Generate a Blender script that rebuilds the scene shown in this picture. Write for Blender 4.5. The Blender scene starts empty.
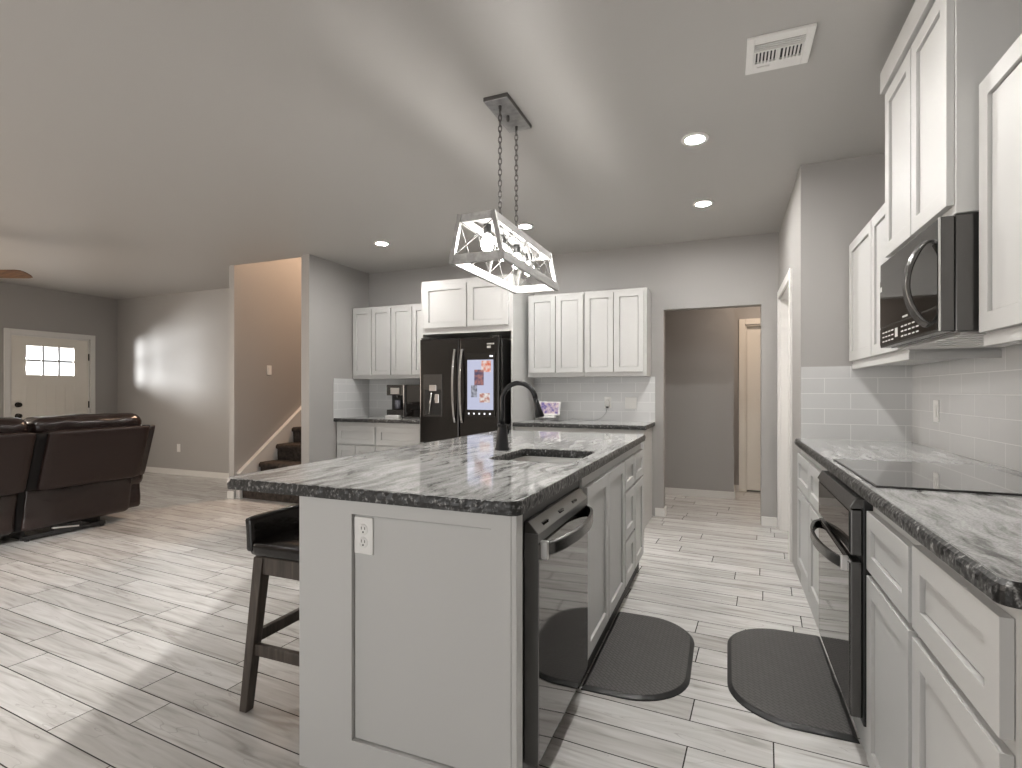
import bpy, bmesh, math, random
from mathutils import Vector, Matrix, noise
random.seed(7)
S = bpy.context.scene
COL = S.collection

# ------------------------------------------------------------------ camera
W_, H_ = 1022, 768
FPX, HORIZON, YAW, EYE = 530.0, 391.0, 22.2, 1.22
cam = bpy.data.cameras.new('camera')
cam.sensor_fit = 'HORIZONTAL'; cam.sensor_width = 36.0
cam.lens = FPX / W_ * 36.0
cam.shift_y = (HORIZON - H_ / 2) / W_
cam.clip_start = 0.02
camo = bpy.data.objects.new('camera', cam); COL.objects.link(camo)
camo.location = (0, 0, EYE)
camo.rotation_euler = (math.radians(90), 0, math.radians(YAW))
S.camera = camo

# ------------------------------------------------------------------ world, sun, exposure
S.view_settings.view_transform = 'Standard'
S.view_settings.look = 'None'
S.view_settings.gamma = 1.0
S.view_settings.use_curve_mapping = False
S.view_settings.exposure = 1.24
wd = bpy.data.worlds.new('World'); S.world = wd; wd.use_nodes = True
wd.node_tree.nodes['Background'].inputs[0].default_value = (1.0, 0.985, 0.965, 1)
wd.node_tree.nodes['Background'].inputs[1].default_value = 1.15

SUN_POWER, BULB, DOWN = 1.5, 46.0, 265.0
sl = bpy.data.lights.new('sun', 'SUN'); sl.energy = SUN_POWER; sl.angle = math.radians(1.0)
sl.color = (1.0, 0.97, 0.93)
so = bpy.data.objects.new('sun', sl); COL.objects.link(so)
dl = bpy.data.lights.new('living_fill', 'AREA'); dl.shape = 'RECTANGLE'; dl.size = 2.9; dl.size_y = 1.4; dl.energy = 70
dl.color = (1.0, 0.84, 0.69)
do_ = bpy.data.objects.new('living_fill', dl); COL.objects.link(do_)      # warm fill lamp added outside the living room window
do_.location = (-8.98, 0.85, 1.45); do_.rotation_euler = (math.radians(90), 0, math.radians(-90))
so.rotation_euler = Vector((-0.47, 0.88, -0.36)).to_track_quat('-Z', 'Y').to_euler()

CEIL = 2.65
YB = 5.33       # back wall
XR = 1.02       # right wall
YP = 3.80       # pantry wall that closes the right-hand counter
XP = 0.43       # pantry wall along the walkway
XF = -8.80      # front wall with the entry door
YN = -2.0       # wall behind the camera

# ------------------------------------------------------------------ materials
def nmat(name):
    m = bpy.data.materials.new(name); m.use_nodes = True
    nt = m.node_tree
    return m, nt, nt.nodes['Principled BSDF']
def pmat(name, col, rough=0.5, metal=0.0, bump=0.0, bscale=60.0, spec=0.5, var=0.0, vscale=8.0, coat=0.0):
    m, nt, b = nmat(name)
    b.inputs['Base Color'].default_value = (*col, 1)
    b.inputs['Roughness'].default_value = rough
    b.inputs['Metallic'].default_value = metal
    b.inputs['Specular IOR Level'].default_value = spec
    b.inputs['Coat Weight'].default_value = coat
    if bump or var:
        tc = nt.nodes.new('ShaderNodeTexCoord')
        n = nt.nodes.new('ShaderNodeTexNoise')
        n.inputs['Detail'].default_value = 5
        nt.links.new(tc.outputs['Object'], n.inputs['Vector'])
        if bump:
            n.inputs['Scale'].default_value = bscale
            bp = nt.nodes.new('ShaderNodeBump'); bp.inputs['Strength'].default_value = bump
            bp.inputs['Distance'].default_value = 0.01
            nt.links.new(n.outputs['Fac'], bp.inputs['Height'])
            nt.links.new(bp.outputs['Normal'], b.inputs['Normal'])
        if var:
            n2 = nt.nodes.new('ShaderNodeTexNoise'); n2.inputs['Scale'].default_value = vscale
            n2.inputs['Detail'].default_value = 6
            nt.links.new(tc.outputs['Object'], n2.inputs['Vector'])
            r = nt.nodes.new('ShaderNodeValToRGB')
            r.color_ramp.elements[0].position = 0.3; r.color_ramp.elements[1].position = 0.7
            r.color_ramp.elements[0].color = (*[c * (1 - var) for c in col], 1)
            r.color_ramp.elements[1].color = (*[min(1, c * (1 + var)) for c in col], 1)
            nt.links.new(n2.outputs['Fac'], r.inputs['Fac'])
            nt.links.new(r.outputs['Color'], b.inputs['Base Color'])
    return m
def emat(name, col, strength, base=(0.8, 0.8, 0.8)):
    m, nt, b = nmat(name)
    b.inputs['Base Color'].default_value = (*base, 1)
    b.inputs['Emission Color'].default_value = (*col, 1)
    b.inputs['Emission Strength'].default_value = strength
    return m
def math_node(nt, op, a, b=None, c=None):
    n = nt.nodes.new('ShaderNodeMath'); n.operation = op
    for i, v in enumerate((a, b, c)):
        if v is None: continue
        if isinstance(v, (int, float)): n.inputs[i].default_value = v
        else: nt.links.new(v, n.inputs[i])
    return n.outputs[0]
def ramp(nt, fac, stops):
    r = nt.nodes.new('ShaderNodeValToRGB')
    e = r.color_ramp.elements
    while len(e) < len(stops): e.new(0.5)
    for el, (p, c) in zip(e, stops):
        el.position = p; el.color = (*c, 1) if len(c) == 3 else c
    nt.links.new(fac, r.inputs['Fac'])
    return r.outputs['Color']
def mixc(nt, fac, a, b, mode='MIX'):
    n = nt.nodes.new('ShaderNodeMix'); n.data_type = 'RGBA'; n.blend_type = mode
    for sock, v in ((n.inputs['Factor'], fac), (n.inputs['A'], a), (n.inputs['B'], b)):
        if sock.type == 'VALUE' or not hasattr(sock, 'default_value'):
            pass
    fs = [i for i in n.inputs if i.name == 'Factor' and i.type == 'VALUE'][0]
    as_ = [i for i in n.inputs if i.name == 'A' and i.type == 'RGBA'][0]
    bs = [i for i in n.inputs if i.name == 'B' and i.type == 'RGBA'][0]
    for sock, v in ((fs, fac), (as_, a), (bs, b)):
        if isinstance(v, (int, float)): sock.default_value = v
        elif isinstance(v, tuple): sock.default_value = (*v, 1)
        else: nt.links.new(v, sock)
    return [o for o in n.outputs if o.type == 'RGBA'][0]

def floor_material():
    m, nt, b = nmat('whitewashed_plank_tile')
    geo = nt.nodes.new('ShaderNodeNewGeometry')
    sep = nt.nodes.new('ShaderNodeSeparateXYZ'); nt.links.new(geo.outputs['Position'], sep.inputs[0])
    x, y = sep.outputs[0], sep.outputs[1]
    k = 0.060
    v = math_node(nt, 'ADD', y, math_node(nt, 'MULTIPLY', x, k))
    u = math_node(nt, 'SUBTRACT', x, math_node(nt, 'MULTIPLY', y, k))
    vr = math_node(nt, 'DIVIDE', math_node(nt, 'SUBTRACT', v, 1.146 - 0.152 * 60), 0.152)
    row = math_node(nt, 'FLOOR', vr)
    vf = math_node(nt, 'FRACT', vr)
    wn = nt.nodes.new('ShaderNodeTexWhiteNoise'); wn.noise_dimensions = '1D'
    nt.links.new(row, wn.inputs['W'])
    L = 0.92
    ur = math_node(nt, 'DIVIDE', math_node(nt, 'ADD', math_node(nt, 'ADD', u, 60), math_node(nt, 'MULTIPLY', wn.outputs['Value'], L)), L)
    pi = math_node(nt, 'FLOOR', ur)
    uf = math_node(nt, 'FRACT', ur)
    # plank id
    cid = math_node(nt, 'ADD', math_node(nt, 'MULTIPLY', row, 17.31), math_node(nt, 'MULTIPLY', pi, 3.77))
    w2 = nt.nodes.new('ShaderNodeTexWhiteNoise'); w2.noise_dimensions = '1D'
    nt.links.new(cid, w2.inputs['W'])
    # joints
    du = math_node(nt, 'MULTIPLY', math_node(nt, 'MINIMUM', uf, math_node(nt, 'SUBTRACT', 1.0, uf)), L)
    dv = math_node(nt, 'MULTIPLY', math_node(nt, 'MINIMUM', vf, math_node(nt, 'SUBTRACT', 1.0, vf)), 0.152)
    d = math_node(nt, 'MINIMUM', du, dv)
    joint = math_node(nt, 'LESS_THAN', d, 0.0023)
    # grain
    comb = nt.nodes.new('ShaderNodeCombineXYZ')
    nt.links.new(math_node(nt, 'MULTIPLY', u, 2.2), comb.inputs[0])
    nt.links.new(math_node(nt, 'MULTIPLY', v, 22.0), comb.inputs[1])
    nt.links.new(math_node(nt, 'MULTIPLY', w2.outputs['Value'], 40.0), comb.inputs[2])
    n1 = nt.nodes.new('ShaderNodeTexNoise'); n1.inputs['Scale'].default_value = 1.0
    n1.inputs['Detail'].default_value = 7; n1.inputs['Distortion'].default_value = 1.2
    nt.links.new(comb.outputs[0], n1.inputs['Vector'])
    c2 = nt.nodes.new('ShaderNodeCombineXYZ')
    nt.links.new(math_node(nt, 'MULTIPLY', u, 3.0), c2.inputs[0])
    nt.links.new(math_node(nt, 'MULTIPLY', v, 15.0), c2.inputs[1])
    nt.links.new(math_node(nt, 'MULTIPLY', w2.outputs['Value'], 23.0), c2.inputs[2])
    n2 = nt.nodes.new('ShaderNodeTexNoise'); n2.inputs['Scale'].default_value = 0.8
    n2.inputs['Detail'].default_value = 2; n2.inputs['Distortion'].default_value = 0.6
    nt.links.new(c2.outputs[0], n2.inputs['Vector'])
    # thin contour lines of the printed grain
    ring = math_node(nt, 'ABSOLUTE', math_node(nt, 'SUBTRACT', math_node(nt, 'FRACT', math_node(nt, 'MULTIPLY', n2.outputs['Fac'], 9.0)), 0.5))
    ringm = math_node(nt, 'MULTIPLY', math_node(nt, 'LESS_THAN', ring, 0.035), math_node(nt, 'GREATER_THAN', n2.outputs['Fac'], 0.58))
    base = ramp(nt, n1.outputs['Fac'], [(0.28, (0.40, 0.385, 0.365)), (0.45, (0.58, 0.57, 0.555)), (0.68, (0.71, 0.705, 0.695))])
    tone = ramp(nt, w2.outputs['Value'], [(0.0, (0.84, 0.825, 0.81)), (1.0, (1.03, 1.025, 1.02))])
    base = mixc(nt, 1.0, base, tone, 'MULTIPLY')
    base = mixc(nt, math_node(nt, 'MULTIPLY', ringm, 0.28), base, (0.2, 0.185, 0.17))
    col = mixc(nt, joint, base, (0.045, 0.042, 0.040))
    nt.links.new(col, b.inputs['Base Color'])
    b.inputs['Roughness'].default_value = 0.19
    bp = nt.nodes.new('ShaderNodeBump'); bp.inputs['Strength'].default_value = 0.4; bp.inputs['Distance'].default_value = 0.002
    bp.invert = True
    nt.links.new(joint, bp.inputs['Height']); nt.links.new(bp.outputs['Normal'], b.inputs['Normal'])
    return m

def granite_material(name, edge=False):
    m, nt, b = nmat(name)
    geo = nt.nodes.new('ShaderNodeNewGeometry')
    mp = nt.nodes.new('ShaderNodeMapping'); nt.links.new(geo.outputs['Position'], mp.inputs['Vector'])
    mp.inputs['Rotation'].default_value = (0, 0, math.radians(-8))
    mp.inputs['Scale'].default_value = (85, 85, 60) if edge else (30.0, 4.5, 12.0)
    warp = nt.nodes.new('ShaderNodeTexNoise'); warp.inputs['Scale'].default_value = 3.2; warp.inputs['Detail'].default_value = 3
    nt.links.new(geo.outputs['Position'], warp.inputs['Vector'])
    vm = nt.nodes.new('ShaderNodeVectorMath'); vm.operation = 'MULTIPLY_ADD'
    vm.inputs[1].default_value = (4.2, 1.2, 1.0) if not edge else (3, 3, 3)
    nt.links.new(warp.outputs['Color'], vm.inputs[0]); nt.links.new(mp.outputs['Vector'], vm.inputs[2])
    n = nt.nodes.new('ShaderNodeTexNoise'); n.inputs['Scale'].default_value = 1.0; n.inputs['Detail'].default_value = 8
    n.inputs['Roughness'].default_value = 0.62
    nt.links.new(vm.outputs[0], n.inputs['Vector'])
    sp = nt.nodes.new('ShaderNodeTexNoise'); sp.inputs['Scale'].default_value = 190; sp.inputs['Detail'].default_value = 2
    nt.links.new(geo.outputs['Position'], sp.inputs['Vector'])
    if edge:
        c = ramp(nt, n.outputs['Fac'], [(0.44, (0.004, 0.004, 0.004)), (0.54, (0.020, 0.020, 0.0195)), (0.60, (0.12, 0.12, 0.118)), (0.70, (0.42, 0.42, 0.41))])
        b.inputs['Roughness'].default_value = 0.35
    else:
        c = ramp(nt, n.outputs['Fac'], [(0.29, (0.07, 0.07, 0.07)), (0.38, (0.23, 0.23, 0.227)), (0.48, (0.44, 0.438, 0.432)), (0.62, (0.60, 0.597, 0.59))])
        s2 = ramp(nt, sp.outputs['Fac'], [(0.35, (0.72, 0.72, 0.72)), (0.55, (1.0, 1.0, 1.0))])
        c = mixc(nt, 1.0, c, s2, 'MULTIPLY')
        b.inputs['Roughness'].default_value = 0.07
    nt.links.new(c, b.inputs['Base Color'])
    b.inputs['Specular IOR Level'].default_value = 0.6
    return m

def tile_material(name, axis):
    m, nt, b = nmat(name)
    geo = nt.nodes.new('ShaderNodeNewGeometry')
    sep = nt.nodes.new('ShaderNodeSeparateXYZ'); nt.links.new(geo.outputs['Position'], sep.inputs[0])
    cb = nt.nodes.new('ShaderNodeCombineXYZ')
    nt.links.new(sep.outputs[axis], cb.inputs[0])
    nt.links.new(math_node(nt, 'SUBTRACT', sep.outputs[2], 0.92), cb.inputs[1])
    br = nt.nodes.new('ShaderNodeTexBrick')
    br.inputs['Scale'].default_value = 1.0
    br.inputs['Mortar Size'].default_value = 0.0022
    br.inputs['Mortar Smooth'].default_value = 0.2
    br.inputs['Brick Width'].default_value = 0.28
    br.inputs['Row Height'].default_value = 0.095
    br.inputs['Color1'].default_value = (0.60, 0.602, 0.60, 1)
    br.inputs['Color2'].default_value = (0.625, 0.627, 0.625, 1)
    br.inputs['Mortar'].default_value = (0.78, 0.78, 0.77, 1)
    nt.links.new(cb.outputs[0], br.inputs['Vector'])
    nt.links.new(br.outputs['Color'], b.inputs['Base Color'])
    bp = nt.nodes.new('ShaderNodeBump'); bp.inputs['Strength'].default_value = 0.35; bp.inputs['Distance'].default_value = 0.002; bp.invert = True
    nt.links.new(br.outputs['Fac'], bp.inputs['Height']); nt.links.new(bp.outputs['Normal'], b.inputs['Normal'])
    b.inputs['Roughness'].default_value = 0.16
    return m

def wood_material(name, c0, c1, rough=0.5, scale=(30, 30, 3)):
    m, nt, b = nmat(name)
    tc = nt.nodes.new('ShaderNodeTexCoord')
    mp = nt.nodes.new('ShaderNodeMapping'); mp.inputs['Scale'].default_value = scale
    nt.links.new(tc.outputs['Object'], mp.inputs['Vector'])
    n = nt.nodes.new('ShaderNodeTexNoise'); n.inputs['Scale'].default_value = 1.5; n.inputs['Detail'].default_value = 8
    n.inputs['Distortion'].default_value = 0.8
    nt.links.new(mp.outputs['Vector'], n.inputs['Vector'])
    nt.links.new(ramp(nt, n.outputs['Fac'], [(0.3, c0), (0.7, c1)]), b.inputs['Base Color'])
    b.inputs['Roughness'].default_value = rough
    return m

def mat_weave(name):
    m, nt, b = nmat(name)
    tc = nt.nodes.new('ShaderNodeTexCoord')
    br = nt.nodes.new('ShaderNodeTexBrick')
    mp = nt.nodes.new('ShaderNodeMapping'); mp.inputs['Rotation'].default_value = (0, 0, math.radians(45))
    nt.links.new(tc.outputs['Object'], mp.inputs['Vector']); nt.links.new(mp.outputs['Vector'], br.inputs['Vector'])
    br.inputs['Scale'].default_value = 1.0; br.inputs['Brick Width'].default_value = 0.030; br.inputs['Row Height'].default_value = 0.015
    br.inputs['Mortar Size'].default_value = 0.0022; br.inputs['Mortar Smooth'].default_value = 0.3
    br.inputs['Color1'].default_value = (0.082, 0.078, 0.075, 1); br.inputs['Color2'].default_value = (0.095, 0.09, 0.087, 1)
    br.inputs['Mortar'].default_value = (0.052, 0.049, 0.047, 1)
    nt.links.new(br.outputs['Color'], b.inputs['Base Color'])
    bp = nt.nodes.new('ShaderNodeBump'); bp.inputs['Strength'].default_value = 0.6; bp.inputs['Distance'].default_value = 0.003; bp.invert = True
    nt.links.new(br.outputs['Fac'], bp.inputs['Height']); nt.links.new(bp.outputs['Normal'], b.inputs['Normal'])
    b.inputs['Roughness'].default_value = 0.55
    return m

M = {}
M['wall'] = pmat('greige_wall_paint', (0.375, 0.362, 0.348), 0.55, bump=0.05, bscale=180)
M['ceil'] = pmat('greige_ceiling_paint', (0.46, 0.447, 0.43), 0.5, bump=0.06, bscale=150)
M['trim'] = pmat('white_trim_paint', (0.74, 0.725, 0.70), 0.35)
M['cab'] = pmat('white_cabinet_lacquer', (0.53, 0.527, 0.516), 0.48)
M['gap'] = pmat('gap_shade_black', (0.006, 0.005, 0.005), 0.6, spec=0.2)  # near-black that paints the shade in the gaps between sofa seats
M['floor'] = floor_material()
M['granite'] = granite_material('polished_grey_granite')
M['granite_edge'] = granite_material('chiselled_granite_edge', True)
M['tile_x'] = tile_material('grey_subway_tile_on_x', 0)
M['tile_y'] = tile_material('grey_subway_tile_on_y', 1)
M['bss'] = pmat('black_stainless', (0.13, 0.127, 0.124), 0.24, metal=0.9)
M['bss_front'] = pmat('black_stainless_door', (0.06, 0.057, 0.055), 0.17, metal=0.9)
M['mirror_dark'] = pmat('dishwasher_front_steel', (0.17, 0.165, 0.16), 0.06, metal=1.0)
M['black'] = pmat('black_plastic', (0.012, 0.012, 0.012), 0.35)
M['blackglass'] = pmat('black_glass', (0.010, 0.009, 0.008), 0.03, spec=0.8)
M['steelbar'] = pmat('smoked_steel_bar', (0.55, 0.54, 0.53), 0.22, metal=1.0)
M['steel'] = pmat('brushed_steel', (0.78, 0.77, 0.755), 0.32, metal=1.0)
M['chrome'] = pmat('chrome', (0.8, 0.8, 0.8), 0.1, metal=1.0)
M['matteblack'] = pmat('matte_black_metal', (0.012, 0.012, 0.013), 0.3, metal=0.3)
M['plastic'] = pmat('white_plastic', (0.80, 0.79, 0.77), 0.35)
M['leather'] = pmat('brown_black_leather', (0.018, 0.0095, 0.008), 0.24, bump=0.55, bscale=15)
M['leather_back'] = pmat('smooth_brown_leather', (0.021, 0.0115, 0.0095), 0.40, spec=0.3, bump=0.10, bscale=90)
M['stool'] = wood_material('espresso_stained_wood', (0.032, 0.024, 0.019), (0.085, 0.067, 0.054), 0.42)
M['stoolseat'] = pmat('dark_leather_seat', (0.006, 0.0045, 0.004), 0.2, bump=0.15, bscale=40)
M['fanwood'] = wood_material('walnut_fan_blade', (0.10, 0.045, 0.02), (0.22, 0.11, 0.05), 0.4, (4, 30, 30))
M['carpet'] = pmat('brown_stair_carpet', (0.05, 0.038, 0.031), 0.95, bump=0.9, bscale=120, var=0.55, vscale=22)
M['greywood'] = wood_material('weathered_grey_lantern_wood', (0.26, 0.255, 0.245), (0.42, 0.41, 0.40), 0.55, (20, 3, 20))
M['galv'] = pmat('brushed_grey_metal', (0.38, 0.375, 0.365), 0.35, metal=0.8, var=0.2, vscale=30)
M['wire'] = pmat('white_painted_wire', (0.13, 0.128, 0.124), 0.5)
M['chain'] = pmat('dark_pewter_chain', (0.16, 0.155, 0.15), 0.3, metal=0.9)
M['bulb'] = emat('lit_bulb', (1.0, 0.965, 0.92), BULB)
M['down'] = emat('lit_downlight_lens', (1.0, 0.98, 0.945), DOWN)
M['mat'] = mat_weave('woven_charcoal_mat')
M['matedge'] = pmat('charcoal_mat_edge', (0.02, 0.02, 0.02), 0.4)
M['bronze'] = pmat('dark_bronze', (0.02, 0.016, 0.013), 0.35, metal=0.6)
M['doorpaint'] = pmat('cream_door_paint', (0.80, 0.76, 0.69), 0.4)
M['screen'] = emat('lit_screen', (0.58, 0.61, 0.80), 0.36, (0.02, 0.02, 0.02))

# ------------------------------------------------------------------ mesh helpers
LOC = {}
class MB:
    def __init__(s): s.bm = bmesh.new()
    def box(s, x0, x1, y0, y1, z0, z1):
        x0, x1 = sorted((x0, x1)); y0, y1 = sorted((y0, y1)); z0, z1 = sorted((z0, z1))
        v = [s.bm.verts.new(p) for p in ((x0,y0,z0),(x1,y0,z0),(x1,y1,z0),(x0,y1,z0),(x0,y0,z1),(x1,y0,z1),(x1,y1,z1),(x0,y1,z1))]
        for f in ((0,3,2,1),(4,5,6,7),(0,1,5,4),(1,2,6,5),(2,3,7,6),(3,0,4,7)): s.bm.faces.new([v[i] for i in f])
        return s
    def fbox(s, F, u0, u1, n0, n1, z0, z1):
        a = F(u0, n0, z0); b = F(u1, n1, z1)
        return s.box(a[0], b[0], a[1], b[1], a[2], b[2])
    def shaker(s, F, u0, u1, z0, z1, n0, t=0.02, rail=0.058, depth=0.010):
        return s.recess(F, u0, u1, z0, z1, u0 + rail, u1 - rail, z0 + rail, z1 - rail, n0, t, depth)
    def recess(s, F, u0, u1, z0, z1, a0, a1, b0, b1, n0, t, depth, gw=0.0032, gd=0.006):
        """slab with a recessed flat panel that sits in a narrow groove"""
        n1 = n0 + t
        def ring(o, a, b, c, d, n): return [s.bm.verts.new(F(*p)) for p in ((a + o, n, c + o), (b - o, n, c + o), (b - o, n, d - o), (a + o, n, d - o))]
        R = [ring(0, u0, u1, z0, z1, n0), ring(0, u0, u1, z0, z1, n1), ring(0, a0, a1, b0, b1, n1)]
        pn = n1 - depth
        R += [ring(0, a0, a1, b0, b1, max(pn - gd, n0 + 0.001)), ring(gw, a0, a1, b0, b1, max(pn - gd, n0 + 0.001)), ring(gw, a0, a1, b0, b1, pn)]
        s.bm.faces.new(R[0][::-1])
        for A, B in zip(R, R[1:]):
            for k in range(4): s.bm.faces.new((A[k], A[(k + 1) % 4], B[(k + 1) % 4], B[k]))
        s.bm.faces.new(R[-1])
        return s
    def cyl(s, p0, p1, r0, r1=None, n=20):
        return s.tube([p0, p1], [r0, r0 if r1 is None else r1], n)
    def tube(s, pts, r, n=12, closed=False, sx=1.0):
        pts = [Vector(p) for p in pts]
        if not isinstance(r, (list, tuple)): r = [r] * len(pts)
        rings = []; prev = None
        for i, p in enumerate(pts):
            if closed: t = pts[(i + 1) % len(pts)] - pts[i - 1]
            else: t = pts[min(i + 1, len(pts) - 1)] - pts[max(i - 1, 0)]
            t.normalize()
            if prev is None:
                a = Vector((0, 0, 1)) if abs(t.z) < 0.9 else Vector((1, 0, 0))
                nx = t.cross(a).normalized()
            else:
                nx = (prev - t * prev.dot(t)).normalized()
            prev = nx; ny = t.cross(nx)
            rings.append([s.bm.verts.new(p + (nx * math.cos(2 * math.pi * k / n) * sx + ny * math.sin(2 * math.pi * k / n)) * r[i]) for k in range(n)])
        m = len(rings)
        for i in range(m if closed else m - 1):
            A, B = rings[i], rings[(i + 1) % m]
            for k in range(n): s.bm.faces.new((A[k], A[(k + 1) % n], B[(k + 1) % n], B[k]))
        if not closed:
            s.bm.faces.new(rings[0][::-1]); s.bm.faces.new(rings[-1])
        return s
    def sweep(s, pts, prof, up=(0, 0, 1)):
        """sweep a 2D profile (a along side, b along up) on a path with a fixed up vector"""
        pts = [Vector(p) for p in pts]; up = Vector(up); rings = []
        for i, p in enumerate(pts):
            t = (pts[min(i + 1, len(pts) - 1)] - pts[max(i - 1, 0)]).normalized()
            sd = t.cross(up).normalized()
            rings.append([s.bm.verts.new(p + sd * a + up * b) for a, b in prof])
        n = len(prof)
        for A, B in zip(rings, rings[1:]):
            for k in range(n): s.bm.faces.new((A[k], A[(k + 1) % n], B[(k + 1) % n], B[k]))
        s.bm.faces.new(rings[0][::-1]); s.bm.faces.new(rings[-1])
        return s
    def lathe(s, prof, c, n=32, axis=(0, 0, 1)):
        q = Vector((0, 0, 1)).rotation_difference(Vector(axis)); c = Vector(c); rings = []
        for r, z in prof:
            if r < 1e-6: rings.append([s.bm.verts.new(c + q @ Vector((0, 0, z)))])
            else: rings.append([s.bm.verts.new(c + q @ Vector((r * math.cos(2 * math.pi * k / n), r * math.sin(2 * math.pi * k / n), z))) for k in range(n)])
        for A, B in zip(rings, rings[1:]):
            for k in range(n):
                l = (k + 1) % n
                if len(A) == 1 and len(B) == 1: continue
                if len(A) == 1: s.bm.faces.new((A[0], B[k], B[l]))
                elif len(B) == 1: s.bm.faces.new((A[k], A[l], B[0]))
                else: s.bm.faces.new((A[k], A[l], B[l], B[k]))
        return s
    def prism(s, poly, ax, a0, a1):
        """poly of 2D points extruded along axis ax (0 x, 1 y, 2 z); the other two axes in order"""
        def P(p, a):
            l = list(p); l.insert(ax, a); return l
        A = [s.bm.verts.new(P(p, a0)) for p in poly]; B = [s.bm.verts.new(P(p, a1)) for p in poly]
        n = len(poly)
        s.bm.faces.new(A[::-1]); s.bm.faces.new(B)
        for k in range(n): s.bm.faces.new((A[k], A[(k + 1) % n], B[(k + 1) % n], B[k]))
        return s
    def bar(s, p0, p1, w, h, up=(0, 0, 1)):
        p0, p1, up = Vector(p0), Vector(p1), Vector(up)
        t = (p1 - p0).normalized()
        if abs(t.dot(up)) > 0.98: up = Vector((1, 0, 0))
        sd = t.cross(up).normalized(); up2 = sd.cross(t).normalized()
        q = [(-w/2, -h/2), (w/2, -h/2), (w/2, h/2), (-w/2, h/2)]
        A = [s.bm.verts.new(p0 + sd * a + up2 * b) for a, b in q]; B = [s.bm.verts.new(p1 + sd * a + up2 * b) for a, b in q]
        s.bm.faces.new(A[::-1]); s.bm.faces.new(B)
        for k in range(4): s.bm.faces.new((A[k], A[(k + 1) % 4], B[(k + 1) % 4], B[k]))
        return s
    def soft(s, x0, x1, y0, y1, z0, z1, r=0.05, shear=0.0, amp=0.0, freq=6.0, cuts=14, puff=0.0):
        """a rounded, slightly rumpled cushion block; shear leans it along x with height"""
        b2 = bmesh.new(); bmesh.ops.create_cube(b2, size=2.0)
        bmesh.ops.subdivide_edges(b2, edges=b2.edges[:], cuts=cuts, use_grid_fill=True)
        c = Vector(((x0+x1)/2, (y0+y1)/2, (z0+z1)/2)); h = Vector((abs(x1-x0)/2, abs(y1-y0)/2, abs(z1-z0)/2))
        mp = {}
        for v in b2.verts:
            q = Vector((v.co.x * h.x, v.co.y * h.y, v.co.z * h.z))
            inn = Vector([max(-max(hh - r, 0), min(max(hh - r, 0), a)) for a, hh in zip(q, h)])
            d = q - inn
            if d.length > 1e-9: q = inn + d.normalized() * min(r, max(abs(d.x), abs(d.y), abs(d.z)))
            if puff:
                k = (1 - v.co.y ** 2) * (1 - v.co.z ** 2) if abs(v.co.x) > 0.5 else (1 - v.co.x ** 2) * (1 - v.co.y ** 2)
                nn = d.normalized() if d.length > 1e-9 else Vector((0, 0, 0))
                q += nn * puff * k
            w = q + c
            if amp:
                nv = noise.noise_vector(w * freq)
                q += nv * amp + noise.noise_vector(w * freq * 2.3) * amp * 0.4
            q.x += shear * (q.z + h.z)
            mp[v] = s.bm.verts.new(q + c)
        for f in b2.faces: s.bm.faces.new([mp[v] for v in f.verts])
        b2.free()
        return s
    def build(s, name, m, parent=None, smooth=False, bevel=0.0, seg=2, loc=None):
        bm = s.bm
        bmesh.ops.recalc_face_normals(bm, faces=bm.faces[:])
        if parent is None:
            if loc is None:
                xs = [v.co for v in bm.verts]
                loc = Vector(((min(c.x for c in xs)+max(c.x for c in xs))/2, (min(c.y for c in xs)+max(c.y for c in xs))/2, min(c.z for c in xs)))
            loc = Vector(loc)
        else: loc = LOC[parent.name]
        bmesh.ops.translate(bm, verts=bm.verts[:], vec=-loc)
        me = bpy.data.meshes.new(name)
        bm.to_mesh(me); bm.free()
        if smooth:
            for p in me.polygons: p.use_smooth = True
        me.materials.append(m)
        o = bpy.data.objects.new(name, me); COL.objects.link(o)
        if parent is None: o.location = loc
        else: o.parent = parent
        LOC[o.name] = loc
        if bevel:
            md = o.modifiers.new('Bevel', 'BEVEL'); md.width = bevel; md.segments = seg; md.limit_method = 'ANGLE'; md.angle_limit = math.radians(40)
        return o
def tag(o, label=None, cat=None, group=None, kind=None):
    if label: o['label'] = label
    if cat: o['category'] = cat
    if group: o['group'] = group
    if kind: o['kind'] = kind
    return o
def thing(name, label, cat, loc, group=None):
    o = bpy.data.objects.new(name, None); COL.objects.link(o)
    o.empty_display_size = 0.05
    o.location = loc; LOC[o.name] = Vector(loc)
    return tag(o, label, cat, group)
def struct(name, mb, m, **k):
    return tag(mb.build(name, m, **k), kind='structure')
def smooth_angle(o, deg=35):
    for p in o.data.polygons: p.use_smooth = True
    o.data.set_sharp_from_angle(angle=math.radians(deg))
    return o
# frames: (u, n, z) -> world; n points out of the face towards the room
def F_isl(u, n, z): return (-0.55 + n, u, z)
def F_end(u, n, z): return (u, 1.355 - n, z)
def F_rb(u, n, z): return (XP - n, u, z)
def F_right(x): return lambda u, n, z: (x - n, u, z)
def F_back(y): return lambda u, n, z: (u, y - n, z)
def F_left(x): return lambda u, n, z: (x + n, u, z)

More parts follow.
